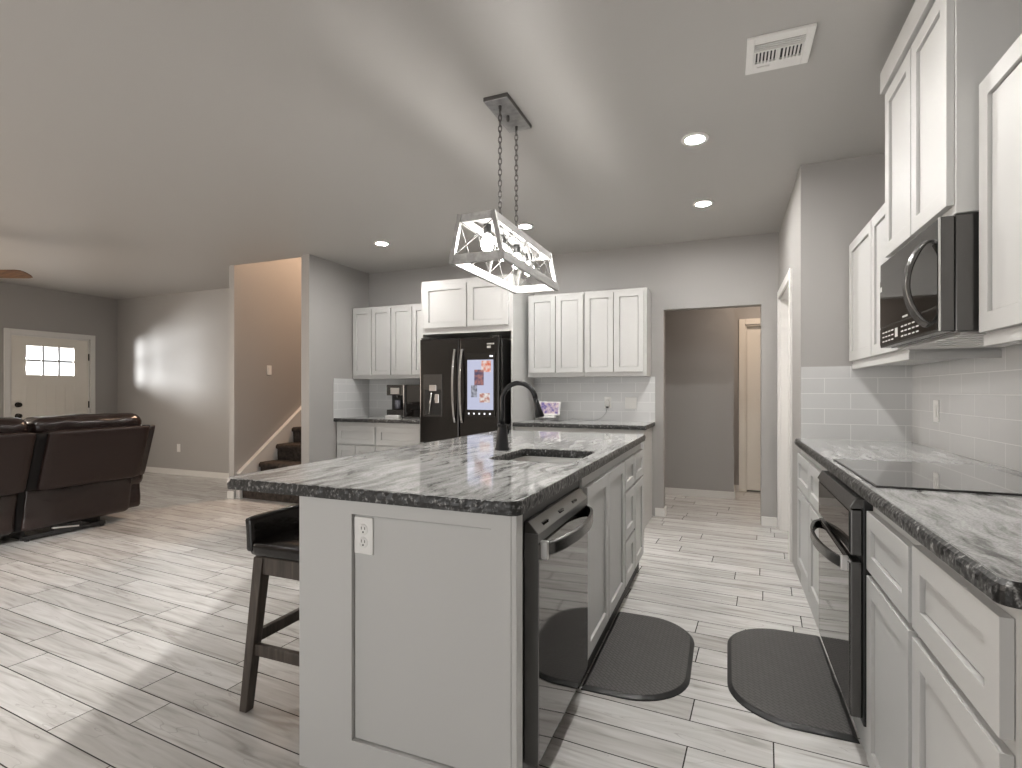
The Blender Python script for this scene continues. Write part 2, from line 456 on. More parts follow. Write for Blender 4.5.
# ================================================================== SETTING
struct('floor', MB().box(-9.2, 2.4, -2.4, 8.0, -0.12, 0.0), M['floor'])
c = MB()
c.box(-9.0, -5.26, YN - 0.12, YB + 0.15, CEIL, CEIL + 0.12)
c.box(-5.26, -4.045, YN - 0.12, 4.40, CEIL, CEIL + 0.12)
c.box(-4.045, 2.4, YN - 0.12, 7.4, CEIL, CEIL + 0.12)
struct('ceiling', c, M['ceil'])
DX0, DX1, DZ = -0.573, 0.287, 2.01        # doorway to the hall
b = MB()
b.box(-4.15, DX0, YB, YB + 0.13, 0, CEIL); b.box(DX1, XP + 0.05, YB, YB + 0.13, 0, CEIL); b.box(DX0, DX1, YB, YB + 0.13, DZ, CEIL)
struct('wall_back', b, M['wall'])
struct('wall_back_living', MB().box(XF - 0.12, -5.26, YB, YB + 0.13, 0, CEIL), M['wall'])
PD0, PD1, PDZ = 4.33, 5.20, 2.03          # pantry door opening
p = MB()
p.box(XP, XP + 0.12, YP, PD0, 0, CEIL); p.box(XP, XP + 0.12, PD1, YB, 0, CEIL); p.box(XP, XP + 0.12, PD0, PD1, PDZ, CEIL)
p.box(XP + 0.12, XR + 0.12, YP, YP + 0.12, 0, CEIL)
struct('wall_pantry', p, M['wall'])
struct('wall_right', MB().box(XR, XR + 0.12, YN, YP, 0, CEIL), M['wall'])
struct('wall_stair_right', MB().box(-4.15, -4.045, 4.33, YB, 0, CEIL), M['wall'])
struct('wall_stair_left', MB().box(-5.26, -5.18, 4.38, 8.0, 0, 5.2), M['wall'])
w = MB()
w.box(-5.26, -4.045, 7.88, 8.0, 0, 5.2); w.box(-4.15, -4.045, YB + 0.13, 7.88, 0, 5.2)
w.box(-4.15, -4.045, 4.40, YB + 0.13, CEIL + 0.12, 5.2); w.box(-5.18, -4.15, 4.30, 4.40, CEIL + 0.12, 5.2); w.box(-5.26, -4.045, 4.30, 8.0, 5.2, 5.3)
struct('wall_stairwell', w, M['wall'])
# wall behind the camera with a wide glazed opening
n = MB(); OX0, OX1, OZ = -3.3, -0.38, 2.1
n.box(XF - 0.12, OX0, YN - 0.12, YN, 0, CEIL); n.box(OX1, XR + 0.12, YN - 0.12, YN, 0, CEIL); n.box(OX0, OX1, YN - 0.12, YN, OZ, CEIL)
struct('wall_near', n, M['wall'])
wf = MB()
for a, b2 in ((OX0, OX0 + 0.06), (OX1 - 0.04, OX1)): wf.box(a, b2, YN - 0.10, YN - 0.04, 0, OZ)
wf.box(OX0, OX1, YN - 0.10, YN - 0.04, OZ - 0.06, OZ)
struct('window_1', wf, M['trim'])
# front wall with the entry door opening
ED0, ED1, EDZ = 3.99, 4.945, 1.985
f = MB()
WY0, WY1, WZ0, WZ1 = -0.6, 2.3, 0.75, 2.15
f.box(XF - 0.14, XF, YN, WY0, 0, CEIL); f.box(XF - 0.14, XF, WY1, ED0, 0, CEIL); f.box(XF - 0.14, XF, WY0, WY1, 0, WZ0); f.box(XF - 0.14, XF, WY0, WY1, WZ1, CEIL); f.box(XF - 0.14, XF, ED1, YB, 0, CEIL); f.box(XF - 0.14, XF, ED0, ED1, EDZ, CEIL)
struct('wall_front', f, M['wall'])
wf = MB()
for a, b2 in ((WY0, WY0 + 0.05), (WY1 - 0.05, WY1), (0.82, 0.88)): wf.box(XF - 0.10, XF - 0.05, a, b2, WZ0, WZ1)
wf.box(XF - 0.10, XF - 0.05, WY0, WY1, WZ0, WZ0 + 0.05); wf.box(XF - 0.10, XF - 0.05, WY0, WY1, WZ1 - 0.05, WZ1)
struct('added_window', wf, M['trim'])  # unseen window, added to let more light in from the left
# hall beyond the doorway
h = MB()
h.box(-1.30, 0.07, 6.50, 6.63, 0, CEIL)
struct('wall_hall', h, M['wall'])
h = MB(); h.box(-1.42, -1.30, YB + 0.13, 7.3, 0, CEIL); h.box(1.3, 1.42, YB + 0.13, 7.3, 0, CEIL); h.box(XP + 0.12, 1.3, YB, YB + 0.13, 0, CEIL)
struct('wall_hall_sides', h, M['wall'])
h = MB(); h.box(0.07, 0.20, 7.0, 7.12, 0, CEIL); h.box(0.98, 1.3, 7.0, 7.12, 0, CEIL); h.box(0.20, 0.98, 7.0, 7.12, 2.02, CEIL); h.box(0.07, 0.0, 6.63, 7.12, 0, CEIL); h.box(0.07, 1.3, 7.13, 7.2, 0, CEIL)
struct('wall_hall_end', h, M['wall'])
# baseboards
def board(name, x0, x1, y0, y1, hgt=0.078):
    return struct(name, MB().box(x0, x1, y0, y1, 0, hgt).box(x0, x1, y0, y1, hgt, hgt + 0.001), M['trim'], bevel=0.004)
board('baseboard_living', XF, -5.26, YB - 0.014, YB)
board('baseboard_front', XF, XF + 0.014, YN, ED0 - 0.08)
board('baseboard_back_left', -0.652, DX0, YB - 0.014, YB)
board('baseboard_jamb_left', DX0, DX0 + 0.014, YB, YB + 0.13)
board('baseboard_back_right', DX1, XP, YB - 0.014, YB)
board('baseboard_pantry', XP - 0.014, XP, PD1 + 0.07, YB)
board('baseboard_stair_end', -5.274, -5.18, 4.366, 4.38)
board('baseboard_stub_end', -4.15, -4.045, 4.316, 4.33)
board('baseboard_stub', -4.045, -4.031, 4.33, 4.70)
board('baseboard_hall', -1.30, 0.084, 6.486, 6.50)
board('baseboard_hall_return', 0.07, 0.084, 6.50, 7.0)
board('baseboard_hall_end', 0.084, 0.13, 6.986, 7.0)

# pantry door: casing and recessed slab
d = MB(); F = F_rb
for a, e in ((PD0 - 0.07, PD0), (PD1, PD1 + 0.07)): d.fbox(F, a, e, 0, 0.018, 0, PDZ + 0.07)
d.fbox(F, PD0, PD1, 0, 0.018, PDZ, PDZ + 0.07)
d.fbox(F, PD0, PD0 + 0.018, -0.12, 0, 0, PDZ); d.fbox(F, PD1 - 0.018, PD1, -0.12, 0, 0, PDZ); d.fbox(F, PD0, PD1, -0.12, 0, PDZ - 0.018, PDZ)
struct('trim_1', d, M['trim'], bevel=0.003)
pd = MB()
pd.fbox(F, PD0 + 0.02, PD1 - 0.02, -0.115, -0.085, 0.01, PDZ - 0.02)
struct('door_1', pd, M['trim'], bevel=0.003)
# hall door
d = MB()
d.box(0.13, 0.20, 6.982, 7.0, 0, 2.09); d.box(0.98, 1.05, 6.982, 7.0, 0, 2.09); d.box(0.20, 0.98, 6.982, 7.0, 2.02, 2.09)
d.box(0.20, 0.218, 7.0, 7.11, 0, 2.02); d.box(0.962, 0.98, 7.0, 7.11, 0, 2.02); d.box(0.20, 0.98, 7.0, 7.11, 2.0, 2.02)
struct('trim_2', d, M['doorpaint'], bevel=0.004)
hd = MB(); FB = F_back(7.08)
hd.fbox(FB, 0.222, 0.958, 0, 0.02, 0.02, 1.995)
hd.shaker(FB, 0.222, 0.59, 0.02, 0.95, 0.02, 0.016, 0.11, 0.01); hd.shaker(FB, 0.59, 0.958, 0.02, 0.95, 0.02, 0.016, 0.11, 0.01)
hd.shaker(FB, 0.222, 0.59, 0.95, 1.995, 0.02, 0.016, 0.11, 0.01); hd.shaker(FB, 0.59, 0.958, 0.95, 1.995, 0.02, 0.016, 0.11, 0.01)
struct('door_2', hd, M['doorpaint'])

# entry door
FF = F_left(XF)
d = MB()
d.fbox(FF, ED0 - 0.065, ED0, 0, 0.02, 0, EDZ + 0.065); d.fbox(FF, ED1, ED1 + 0.065, 0, 0.02, 0, EDZ + 0.065); d.fbox(FF, ED0, ED1, 0, 0.02, EDZ, EDZ + 0.065)
for a, e in ((ED0, ED0 + 0.02), (ED1 - 0.02, ED1)): d.fbox(FF, a, e, -0.14, 0, 0, EDZ)
d.fbox(FF, ED0, ED1, -0.14, 0, EDZ - 0.02, EDZ)
struct('trim_3', d, M['trim'], bevel=0.004)
dr = thing('door_3', 'cream front door with six small glass panes behind the leather sofa', 'door', (XF, (ED0 + ED1) / 2, 0)); dr['kind'] = 'structure'
d = MB(); a0, a1 = ED0 + 0.022, ED1 - 0.022
g0, g1, gz0, gz1 = 4.175, 4.745, 1.44, 1.84
d.fbox(FF, a0, g0, -0.05, -0.01, 0.01, EDZ - 0.022); d.fbox(FF, g1, a1, -0.05, -0.01, 0.01, EDZ - 0.022)
d.fbox(FF, g0, g1, -0.05, -0.01, gz1, EDZ - 0.022)
nb = 5
for k in range(nb):
    y0 = g0 + (g1 - g0) * k / nb; y1 = g0 + (g1 - g0) * (k + 1) / nb
    d.fbox(FF, y0 + 0.002, y1 - 0.002, -0.046, -0.013, 0.12, gz0 - 0.14)
d.fbox(FF, g0, g1, -0.05, -0.016, 0.12, gz0 - 0.14)
d.fbox(FF, g0, g1, -0.05, -0.01, 0.01, 0.12); d.fbox(FF, g0, g1, -0.05, -0.01, gz0 - 0.14, gz0)
d.build('door_slab', M['doorpaint'], dr)
d = MB()
for k in (1, 2):
    y = g0 + (g1 - g0) * k / 3; d.fbox(FF, y - 0.011, y + 0.011, -0.045, -0.008, gz0, gz1)
z = (gz0 + gz1) / 2; d.fbox(FF, g0, g1, -0.044, -0.009, z - 0.011, z + 0.011)
d.build('muntin', pmat('grey_muntin', (0.32, 0.31, 0.30), 0.4), dr)
gm, nt, bs = nmat('textured_clear_glass')
tr = nt.nodes.new('ShaderNodeBsdfTransparent'); tr.inputs[0].default_value = (0.95, 0.97, 1, 1)
gl = nt.nodes.new('ShaderNodeBsdfGlossy'); gl.inputs['Roughness'].default_value = 0.1
mx = nt.nodes.new('ShaderNodeMixShader'); mx.inputs[0].default_value = 0.08
nt.links.new(tr.outputs[0], mx.inputs[1]); nt.links.new(gl.outputs[0], mx.inputs[2])
nt.links.new(mx.outputs[0], nt.nodes['Material Output'].inputs[0])
for i in range(3):
    for j in range(2):
        y0 = g0 + (g1 - g0) * i / 3; z0 = gz0 + (gz1 - gz0) * j / 2
        MB().fbox(FF, y0 + 0.011, y0 + (g1 - g0) / 3 - 0.011, -0.032, -0.028, z0 + 0.011, z0 + 0.189).build('glass_pane', gm, dr)
for z, nm in ((1.035, 'deadbolt'), (0.885, 'door_knob')):
    k = MB().lathe([(0, 0), (0.033, 0), (0.034, 0.008), (0.016, 0.014), (0.016, 0.03), (0.028, 0.036), (0.03, 0.05), (0.022, 0.062), (0, 0.064)], (XF - 0.01, 4.08, z), 20, (1, 0, 0))
    k.build(nm, M['bronze'], dr, smooth=True)
for z in (1.72, 1.02, 0.25):
    MB().cyl((XF + 0.004, a1 + 0.004, z - 0.05), (XF + 0.004, a1 + 0.004, z + 0.05), 0.008, n=10).build('hinge', M['bronze'], dr)

# point lamp added outside the entry door to throw light through its panes
pl = bpy.data.lights.new('added_pane_light', 'POINT'); pl.energy = 190; pl.shadow_soft_size = 0.13; pl.color = (1.0, 0.975, 0.93)
po = bpy.data.objects.new('added_pane_light', pl); COL.objects.link(po); po.location = (-9.55, 3.80, 1.62)

# warm light upstairs in the stairwell
ul = bpy.data.lights.new('stair_light', 'AREA'); ul.energy = 48; ul.size = 0.5; ul.color = (1.0, 0.68, 0.46)
uo = bpy.data.objects.new('stair_light', ul); COL.objects.link(uo); uo.location = (-4.28, 6.3, 4.2)
uo.rotation_euler = (math.radians(-28), math.radians(38), 0)
hl = bpy.data.lights.new('hall_light', 'AREA'); hl.energy = 6; hl.size = 0.3; hl.color = (1.0, 0.80, 0.64)
ho = bpy.data.objects.new('hall_light', hl); COL.objects.link(ho); ho.location = (0.55, 6.2, CEIL - 0.03)

# ================================================================== STAIRS
st = thing('staircase', 'carpeted staircase going up between two grey walls, white stringer on its left', 'staircase', (-4.67, 4.4, 0))
RUN, RISE, Y0 = 0.255, 0.19, 4.42
for k in range(8):
    s_ = MB(); y = Y0 + k * RUN; z1 = (k + 1) * RISE
    poly = [(y + 0.02, z1 - RISE)] + [(y + 0.012, z1 - 0.06)] + [(y - 0.012 + 0.034 * (1 - math.cos(t)) , z1 - 0.034 + 0.034 * math.sin(t)) for t in [i * math.pi / 12 for i in range(-3, 7)]] + [(y + RUN + 0.02, z1), (y + RUN + 0.02, z1 - RISE)]
    s_.prism(poly, 0, -5.118, -4.152)
    s_.build('carpeted_step', M['carpet'], st)
sb = MB()
yA, yB = 4.40, Y0 + 8 * RUN
top = lambda y: 0.275 + (y - 4.40) * RISE / RUN
sb.prism([(yA, 0), (yB, 0), (yB, top(yB)), (yA, top(yA))], 0, -5.178, -5.12)
sb.build('stringer', M['trim'], st)
sb = MB(); sb.prism([(yA, top(yA) - 0.012), (yB, top(yB) - 0.012), (yB, top(yB) + 0.012), (yA, top(yA) + 0.012)], 0, -5.178, -5.117)
sb.build('stringer_cap', M['trim'], st, bevel=0.003)

# ================================================================== COUNTERTOPS
def rough_edge(pts, z0, z1, parent, closed, name='chiselled_edge', outward=1, seed=0, inset=-0.004):
    """strip along pts (2D) between z0 and z1 with a broken-rock surface"""
    step = 0.010; line = []
    n = len(pts)
    for i in range(n if closed else n - 1):
        a = Vector(pts[i]); b_ = Vector(pts[(i + 1) % n]); L = (b_ - a).length; m = max(1, int(L / step))
        d = (b_ - a).normalized(); nv = Vector((d.y, -d.x)) * outward
        for k in range(m + (1 if (not closed and i == n - 2) else 0)): line.append((a + (b_ - a) * k / m, nv))
    bm_ = MB(); bm = bm_.bm; rows = 5; grid = []
    for p, nv in line:
        colm = []
        for r in range(rows + 1):
            f = r / rows; z = z0 + (z1 - z0) * f
            q = Vector((p.x, p.y, z))
            dv = noise.noise(q * 55 + Vector((seed, 0, 0))) * 0.0022 + noise.noise(q * 170) * 0.0014
            bulge = (-0.001, 0.0, 0.001, 0.001, 0.25 * inset, inset)[r]
            e = dv * (0.4 if r in (0, rows) else 1) + bulge
            colm.append(bm.verts.new((p.x + nv.x * e, p.y + nv.y * e, z)))
        grid.append(colm)
    m = len(grid)
    for i in range(m if closed else m - 1):
        A, B = grid[i], grid[(i + 1) % m]
        for r in range(rows): bm.faces.new((A[r], B[r], B[r + 1], A[r + 1]))
    return tag(bm_.build(name, M['granite_edge'], parent), 'dark rough chiselled granite edge')
def rrect(x0, x1, y0, y1, r, corners='1111', n=6):
    """counter-clockwise rounded rectangle; corners: sw se ne nw"""
    out = []
    for i, (cx, cy, a) in enumerate(((x0 + r, y0 + r, 180), (x1 - r, y0 + r, 270), (x1 - r, y1 - r, 0), (x0 + r, y1 - r, 90))):
        if corners[i] == '1':
            for k in range(n + 1):
                t = math.radians(a + 90 * k / n); out.append((cx + r * math.cos(t), cy + r * math.sin(t)))
        else: out.append(((x0, y0), (x1, y0), (x1, y1), (x0, y1))[i])
    return out
CT, CB = 0.92, 0.881
IX0, IX1, IY0, IY1 = -1.618, -0.520, 1.325, 3.74
SX0, SX1, SY0, SY1 = -0.985, -0.60, 2.12, 2.60
it = thing('island_countertop', 'grey veined granite slab covering the whole kitchen island', 'countertop', ((IX0 + IX1) / 2, (IY0 + IY1) / 2, CB))
m_ = MB(); bm = m_.bm
outer = rrect(IX0, IX1, IY0, IY1, 0.03); inner = rrect(SX0, SX1, SY0, SY1, 0.05)
for z in (CT, CB):
    ov = [bm.verts.new((*p, z)) for p in rrect(IX0 + 0.003, IX1 - 0.003, IY0 + 0.003, IY1 - 0.003, 0.03)]; iv = [bm.verts.new((*p, z)) for p in rrect(SX0 - 0.003, SX1 + 0.003, SY0 - 0.003, SY1 + 0.003, 0.053)]
    oe = [bm.edges.new((ov[i], ov[(i + 1) % len(ov)])) for i in range(len(ov))]
    ie = [bm.edges.new((iv[i], iv[(i + 1) % len(iv)])) for i in range(len(iv))]
    bmesh.ops.triangle_fill(bm, use_beauty=True, edges=oe + ie)
    if z == CT: tv_o, tv_i = ov, iv
    else: bv_o, bv_i = ov, iv
for T, B in ((tv_o, bv_o), (tv_i, bv_i)):
    for i in range(len(T)): bm.faces.new((T[i], T[(i + 1) % len(T)], B[(i + 1) % len(T)], B[i]))
m_.build('granite_top', M['granite'], it)
rough_edge(outer, CB, CT + 0.0005, it, True)
rough_edge(inner, CB, CT + 0.0003, it, True, 'sink_cutout_edge', -1)

RX0, RY0 = 0.397, 1.058
rt = thing('range_countertop', 'grey veined granite counter along the right wall, under the microwave', 'countertop', (0.7, 2.4, CB))
outer = rrect(RX0, XR, RY0, YP - 0.001, 0.03, '1000')
m_ = MB(); m_.prism(rrect(RX0 + 0.009, XR - 0.0095, RY0 + 0.009, YP - 0.001, 0.03, '1000'), 2, CB, CT); m_.build('granite_top', M['granite'], rt)
rough_edge([(RX0, YP - 0.002)] + outer[:8] , CB, CT + 0.0005, rt, False, seed=3, inset=-0.011)
bl = thing('coffee_countertop', 'short granite counter left of the fridge, holding the coffee machine', 'countertop', (-3.49, 5.0, CB))
m_ = MB(); m_.box(-4.044, -2.935, 4.703, YB - 0.001, CB, CT); m_.build('granite_top', M['granite'], bl)
rough_edge([(-4.043, 4.70), (-2.936, 4.70)], CB, CT + 0.0005, bl, False, seed=5)
br_ = thing('doorway_countertop', 'short granite counter right of the fridge, beside the hall doorway', 'countertop', (-1.3, 5.0, CB))
m_ = MB(); m_.box(-1.903, -0.655, 4.703, YB - 0.001, CB, CT); m_.build('granite_top', M['granite'], br_)
rough_edge([(-1.902, 4.70), (-0.652, 4.70), (-0.652, YB - 0.002)], CB, CT + 0.0005, br_, False, seed=8)

# ================================================================== ISLAND
ib = thing('island_cabinet', 'pale grey near end of the kitchen island with one large recessed panel', 'island cabinet', (-0.92, 1.38, 0))
MB().box(-1.293, -0.56, 1.3725, 1.386, 0, CB - 0.001).build('carcass', M['cab'], ib)
m_ = MB(); m_.recess(F_end, -1.293, -0.547, 0.0, CB - 0.001, -1.083, -0.607, 0.132, 0.837, -0.016, 0.031, 0.012, 0.004)
m_.build('recessed_panel', M['cab'], ib, bevel=0.001)
MB().box(-0.5465, -0.53, 1.34, 1.386, 0.0, CB - 0.001).build('corner_post', M['cab'], ib, bevel=0.002)
ib = thing('island_cabinet', 'pale grey stool side of the kitchen island under the granite overhang', 'island cabinet', (-1.24, 2.57, 0))
MB().box(-1.293, -1.19, 1.388, 3.70, 0, CB - 0.001).build('carcass', M['cab'], ib)
for k in range(3):
    a = 1.40 + k * 0.765; MB().shaker(lambda u, n, z: (-1.293 - n, u, z), a, a + 0.73, 0.1, 0.86, 0.001, 0.016, 0.09).build('side_panel', M['cab'], ib)
M['toe'] = pmat('toe_kick_shade', (0.045, 0.043, 0.041), 0.6)  # toe kicks darkened, the shadow under the cabinets put into the colour

def cabinet(name, label, F, u0, u1, z0, z1, depth, fronts, cat='cabinet', group=None, mat=None, t=0.02, rail=0.055):
    """fronts: list of (kind, u0, u1, z0, z1)"""
    group = group or {'wall cabinet': 'white shaker wall cabinets', 'base cabinet': 'white shaker base cabinets'}.get(cat, 'white cabinets on the walkway side of the island')
    a = F(u0, 0, z0); b_ = F(u1, -depth, z1)
    root = thing(name, label, cat, ((a[0] + b_[0]) / 2, (a[1] + b_[1]) / 2, z0), group)
    MB().fbox(F, u0, u1, -depth, 0, z0, z1).build('carcass', M['cab'], root, bevel=0.0015)
    for kind, a0, a1, b0, b1 in fronts:
        rl = rail if kind == 'door' else min(rail, (b1 - b0) * 0.28)
        MB().shaker(F, a0, a1, b0, b1, 0.001, t, rl).build(kind, M['cab'], root, bevel=0.0012)
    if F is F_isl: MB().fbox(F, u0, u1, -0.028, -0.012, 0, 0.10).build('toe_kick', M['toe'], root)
    return root
DEP = 0.615
cabinet('sink_cabinet', 'white island cabinet with two tall shaker doors, right of the dishwasher', F_isl, 2.115, 2.99, 0.10, CB - 0.001, 0.03,
        [('door', 2.125, 2.545, 0.115, 0.825), ('door', 2.555, 2.975, 0.115, 0.825)])
cabinet('drawer_cabinet', 'white island cabinet with a stack of three drawers', F_isl, 2.992, 3.33, 0.10, CB - 0.001, DEP,
        [('drawer', 3.0, 3.32, 0.655, 0.825), ('drawer', 3.0, 3.32, 0.375, 0.64), ('drawer', 3.0, 3.32, 0.115, 0.36)])
cabinet('drawer_door_cabinet', 'white island cabinet with one drawer above one door, farthest along the island', F_isl, 3.332, 3.70, 0.10, CB - 0.001, DEP,
        [('drawer', 3.342, 3.69, 0.655, 0.825), ('door', 3.342, 3.69, 0.115, 0.64)])

# dishwasher
dw = thing('dishwasher', 'black stainless dishwasher with bowed handle in the near end of the island', 'dishwasher', (-0.8, 1.78, 0))
MB().box(-1.10, -0.56, 1.392, 2.11, 0.02, CB - 0.004).build('tub', M['black'], dw)
MB().box(-0.56, -0.515, 1.478, 2.076, 0.115, 0.765).build('door', M['mirror_dark'], dw, bevel=0.004)
cp_ = MB(); cp_.prism([(-0.56, 0.768), (-0.516, 0.768), (-0.516, 0.797), (-0.548, 0.832), (-0.56, 0.832)], 1, 1.478, 2.076); cp_.build('control_panel', pmat('brushed_grey_strip', (0.17, 0.168, 0.165), 0.34, metal=0.6), dw, bevel=0.002)
MB().box(-0.558, -0.5155, 1.4745, 1.4775, 0.115, 0.797).build('side_trim', pmat('grey_side_panel', (0.17, 0.17, 0.168), 0.45), dw)
MB().box(-0.60, -0.575, 1.478, 2.076, 0.0, 0.112).build('kick_plate', M['black'], dw)
for k in range(3): MB().box(-0.534, -0.524, 1.55 + 0.17 * k, 1.60 + 0.17 * k, 0.806, 0.8145).build('touch_control', M['blackglass'], dw)
def bow_handle(F, u0, u1, zc, n0, bow, hgt, thick, root, cap=True, sag=0.0):
    N = 24; pts = []
    for k in range(N + 1):
        f_ = k / N; s_ = math.sin(math.pi * f_) ** 0.55
        pts.append(F(u0 + (u1 - u0) * f_, n0 + bow * s_, zc - sag * math.sin(math.pi * f_)))
    prof = [(-thick / 2, -hgt / 2), (thick / 2, -hgt / 2 * 0.8), (thick / 2, hgt / 2 * 0.8), (-thick / 2, hgt / 2)]
    hd_ = MB().sweep(pts, prof).build('handle', M['bss'], root, bevel=0.003)
    smooth_angle(hd_, 30)
    if cap:
        MB().fbox(F, u0 - 0.004, u0 + 0.012, n0 - 0.002, n0 + bow * 0.35, zc - hgt * 0.6, zc + hgt * 0.6).build('handle_cap', M['steel'], hd_, bevel=0.003)
    return hd_
bow_handle(F_right(-0.515) if False else (lambda u, n, z: (-0.515 + n, u, z)), 1.50, 2.062, 0.745, 0.0, 0.06, 0.046, 0.012, dw)

# sink and faucet
sk = thing('sink', 'undermounted stainless steel sink in the island granite', 'sink', ((SX0 + SX1) / 2, (SY0 + SY1) / 2, 0.68))
m_ = MB(); bm = m_.bm
loops = []
for (o, z, r) in ((0.012, CB - 0.002, 0.055), (-0.002, CB - 0.002, 0.05), (-0.004, 0.74, 0.05), (-0.015, 0.705, 0.06), (-0.04, 0.69, 0.06)):
    loops.append([bm.verts.new((*p, z)) for p in rrect(SX0 - o, SX1 + o, SY0 - o, SY1 + o, r, n=6)])
for A, B in zip(loops, loops[1:]):
    for i in range(len(A)): bm.faces.new((A[i], A[(i + 1) % len(A)], B[(i + 1) % len(A)], B[i]))
bm.faces.new(loops[-1])
bw = m_.build('bowl', M['steel'], sk); smooth_angle(bw, 40)
md = bw.modifiers.new('Solidify', 'SOLIDIFY'); md.thickness = 0.002; md.offset = 0
MB().lathe([(0, 0.692), (0.03, 0.692), (0.045, 0.695), (0.047, 0.691)], ((SX0 + SX1) / 2, 2.36, 0), 24).build('drain', M['chrome'], sk, smooth=True)

fa = thing('faucet', 'matte black gooseneck pull-down faucet beside the island sink', 'faucet', (-1.06, 2.48, CT))
fx, fy = -1.06, 2.48
b_ = MB().lathe([(0, 0), (0.037, 0), (0.037, 0.010), (0.034, 0.014), (0.023, 0.118), (0.026, 0.122), (0.026, 0.132), (0, 0.128)], (fx, fy, CT), 28).build('base', M['matteblack'], fa); smooth_angle(b_, 40)
pts = [(fx, fy, CT + 0.12), (fx, fy, 1.12), (fx, fy, 1.17)]
R_ = 0.090
for k in range(1, 17):
    t = math.pi * k / 16 * 0.95
    pts.append((fx + R_ - R_ * math.cos(t), fy, 1.17 + R_ * math.sin(t)))
g_ = MB().tube(pts, 0.0125, 16).build('spout', M['matteblack'], fa, smooth=True)
e0 = Vector(pts[-1]); e1 = (Vector(pts[-1]) - Vector(pts[-2])).normalized()
MB().tube([e0, e0 + e1 * 0.03, e0 + e1 * 0.05, e0 + e1 * 0.095, e0 + e1 * 0.098], [0.012, 0.014, 0.016, 0.0245, 0.020], 20).build('spray_head', M['matteblack'], fa, smooth=True)
h_ = MB().tube([(fx, fy + 0.02, CT + 0.06), (fx, fy + 0.045, CT + 0.062)], [0.012, 0.012], 14).tube([(fx, fy + 0.045, CT + 0.062), (fx + 0.01, fy + 0.055, CT + 0.09), (fx + 0.02, fy + 0.06, CT + 0.13)], [0.009, 0.007, 0.006], 10)
h_.build('lever', M['matteblack'], fa, smooth=True)

# ------------------------------------------------------------------ outlets and switches
def plate(name, label, cat, F, u, z, gangs=1, kind='outlet', group=None):
    group = group or ('white wall outlets' if cat == 'outlet' else 'white light switches')
    c = F(u, 0, z); r = thing(name, label, cat, c, group)
    w = 0.07 + 0.046 * (gangs - 1)
    MB().fbox(F, u - w / 2, u + w / 2, 0.0, 0.006, z - 0.0575, z + 0.0575).build('cover_plate', M['plastic'], r, bevel=0.003)
    for g in range(gangs):
        uc = u + (g - (gangs - 1) / 2) * 0.046
        if kind == 'outlet':
            for dz in (0.02, -0.02):
                o_ = MB().lathe([(0, 0.0075), (0.016, 0.0075), (0.0172, 0.006), (0.0172, 0.003)], (0, 0, 0), 20)
                ax = Vector(F(0, 1, 0)) - Vector(F(0, 0, 0)); q = Vector((0, 0, 1)).rotation_difference(ax)
                for v in o_.bm.verts: v.co = q @ v.co + Vector(F(uc, 0, z + dz))
                ob = o_.build('receptacle', M['plastic'], r, smooth=True)
                s_ = MB()
                s_.fbox(F, uc - 0.0075, uc - 0.0050, 0.006, 0.0079, z + dz - 0.001, z + dz + 0.008); s_.fbox(F, uc + 0.0050, uc + 0.0075, 0.006, 0.0079, z + dz - 0.001, z + dz + 0.007)
                s_.fbox(F, uc - 0.0025, uc + 0.0025, 0.006, 0.0079, z + dz - 0.011, z + dz - 0.006)
                s_.build('slots', M['black'], ob)
        elif kind == 'rocker':
            MB().fbox(F, uc - 0.0165, uc + 0.0165, 0.006, 0.010, z - 0.033, z + 0.033).build('rocker', M['plastic'], r, bevel=0.002)
        else:
            MB().fbox(F, uc - 0.011, uc + 0.011, 0.006, 0.008, z - 0.02, z + 0.02).build('toggle_surround', M['plastic'], r)
            MB().fbox(F, uc - 0.005, uc + 0.005, 0.006, 0.018, z - 0.004, z + 0.012).build('toggle', M['plastic'], r)
    return r
plate('outlet', 'white duplex outlet on the island end panel', 'outlet', lambda u, n, z: F_end(u, n + 0.003, z), -1.043, 0.772)
plate('outlet', 'white outlet low on the living room wall right of the sofa', 'outlet', F_back(YB), -7.41, 0.39, kind='rocker')
plate('light_switch', 'white light switch on the wall above the staircase', 'light switch', F_left(-5.18), 4.875, 1.475, kind='rocker')
plate('outlet', 'white outlet on tiled backsplash behind the cooktop', 'outlet', F_right(XR - 0.009), 3.395, 1.115, kind='rocker')
plate('light_switch', 'white two-gang switch on tiled backsplash beside the hall doorway', 'light switch', F_back(YB - 0.009), -0.886, 1.10, 2, 'toggle')
plate('outlet', 'white outlet on backsplash with a charger plugged in', 'outlet', F_back(YB - 0.009), -1.116, 1.105)
ch = thing('charger', 'small white plug charger in the backsplash outlet with grey cord down to the counter', 'charger', (-1.116, YB - 0.02, 1.09))
MB().box(-1.14, -1.092, YB - 0.052, YB - 0.0165, 1.065, 1.125).build('plug', M['plastic'], ch, bevel=0.004)
MB().box(-1.128, -1.104, YB - 0.046, YB - 0.022, 1.05, 1.065).build('plug_tip', M['black'], ch)
cp = [(-1.116, YB - 0.034, 1.05), (-1.13, YB - 0.04, 1.0), (-1.17, YB - 0.06, 0.95), (-1.23, YB - 0.10, CT + 0.004), (-1.35, YB - 0.15, CT + 0.003), (-1.45, YB - 0.12, CT + 0.02), (-1.5, YB - 0.16, CT + 0.003), (-1.57, YB - 0.2, CT + 0.003)]
MB().tube(cp, 0.0025, 8).build('cord', pmat('grey_cord', (0.4, 0.4, 0.4), 0.5), ch, smooth=True)

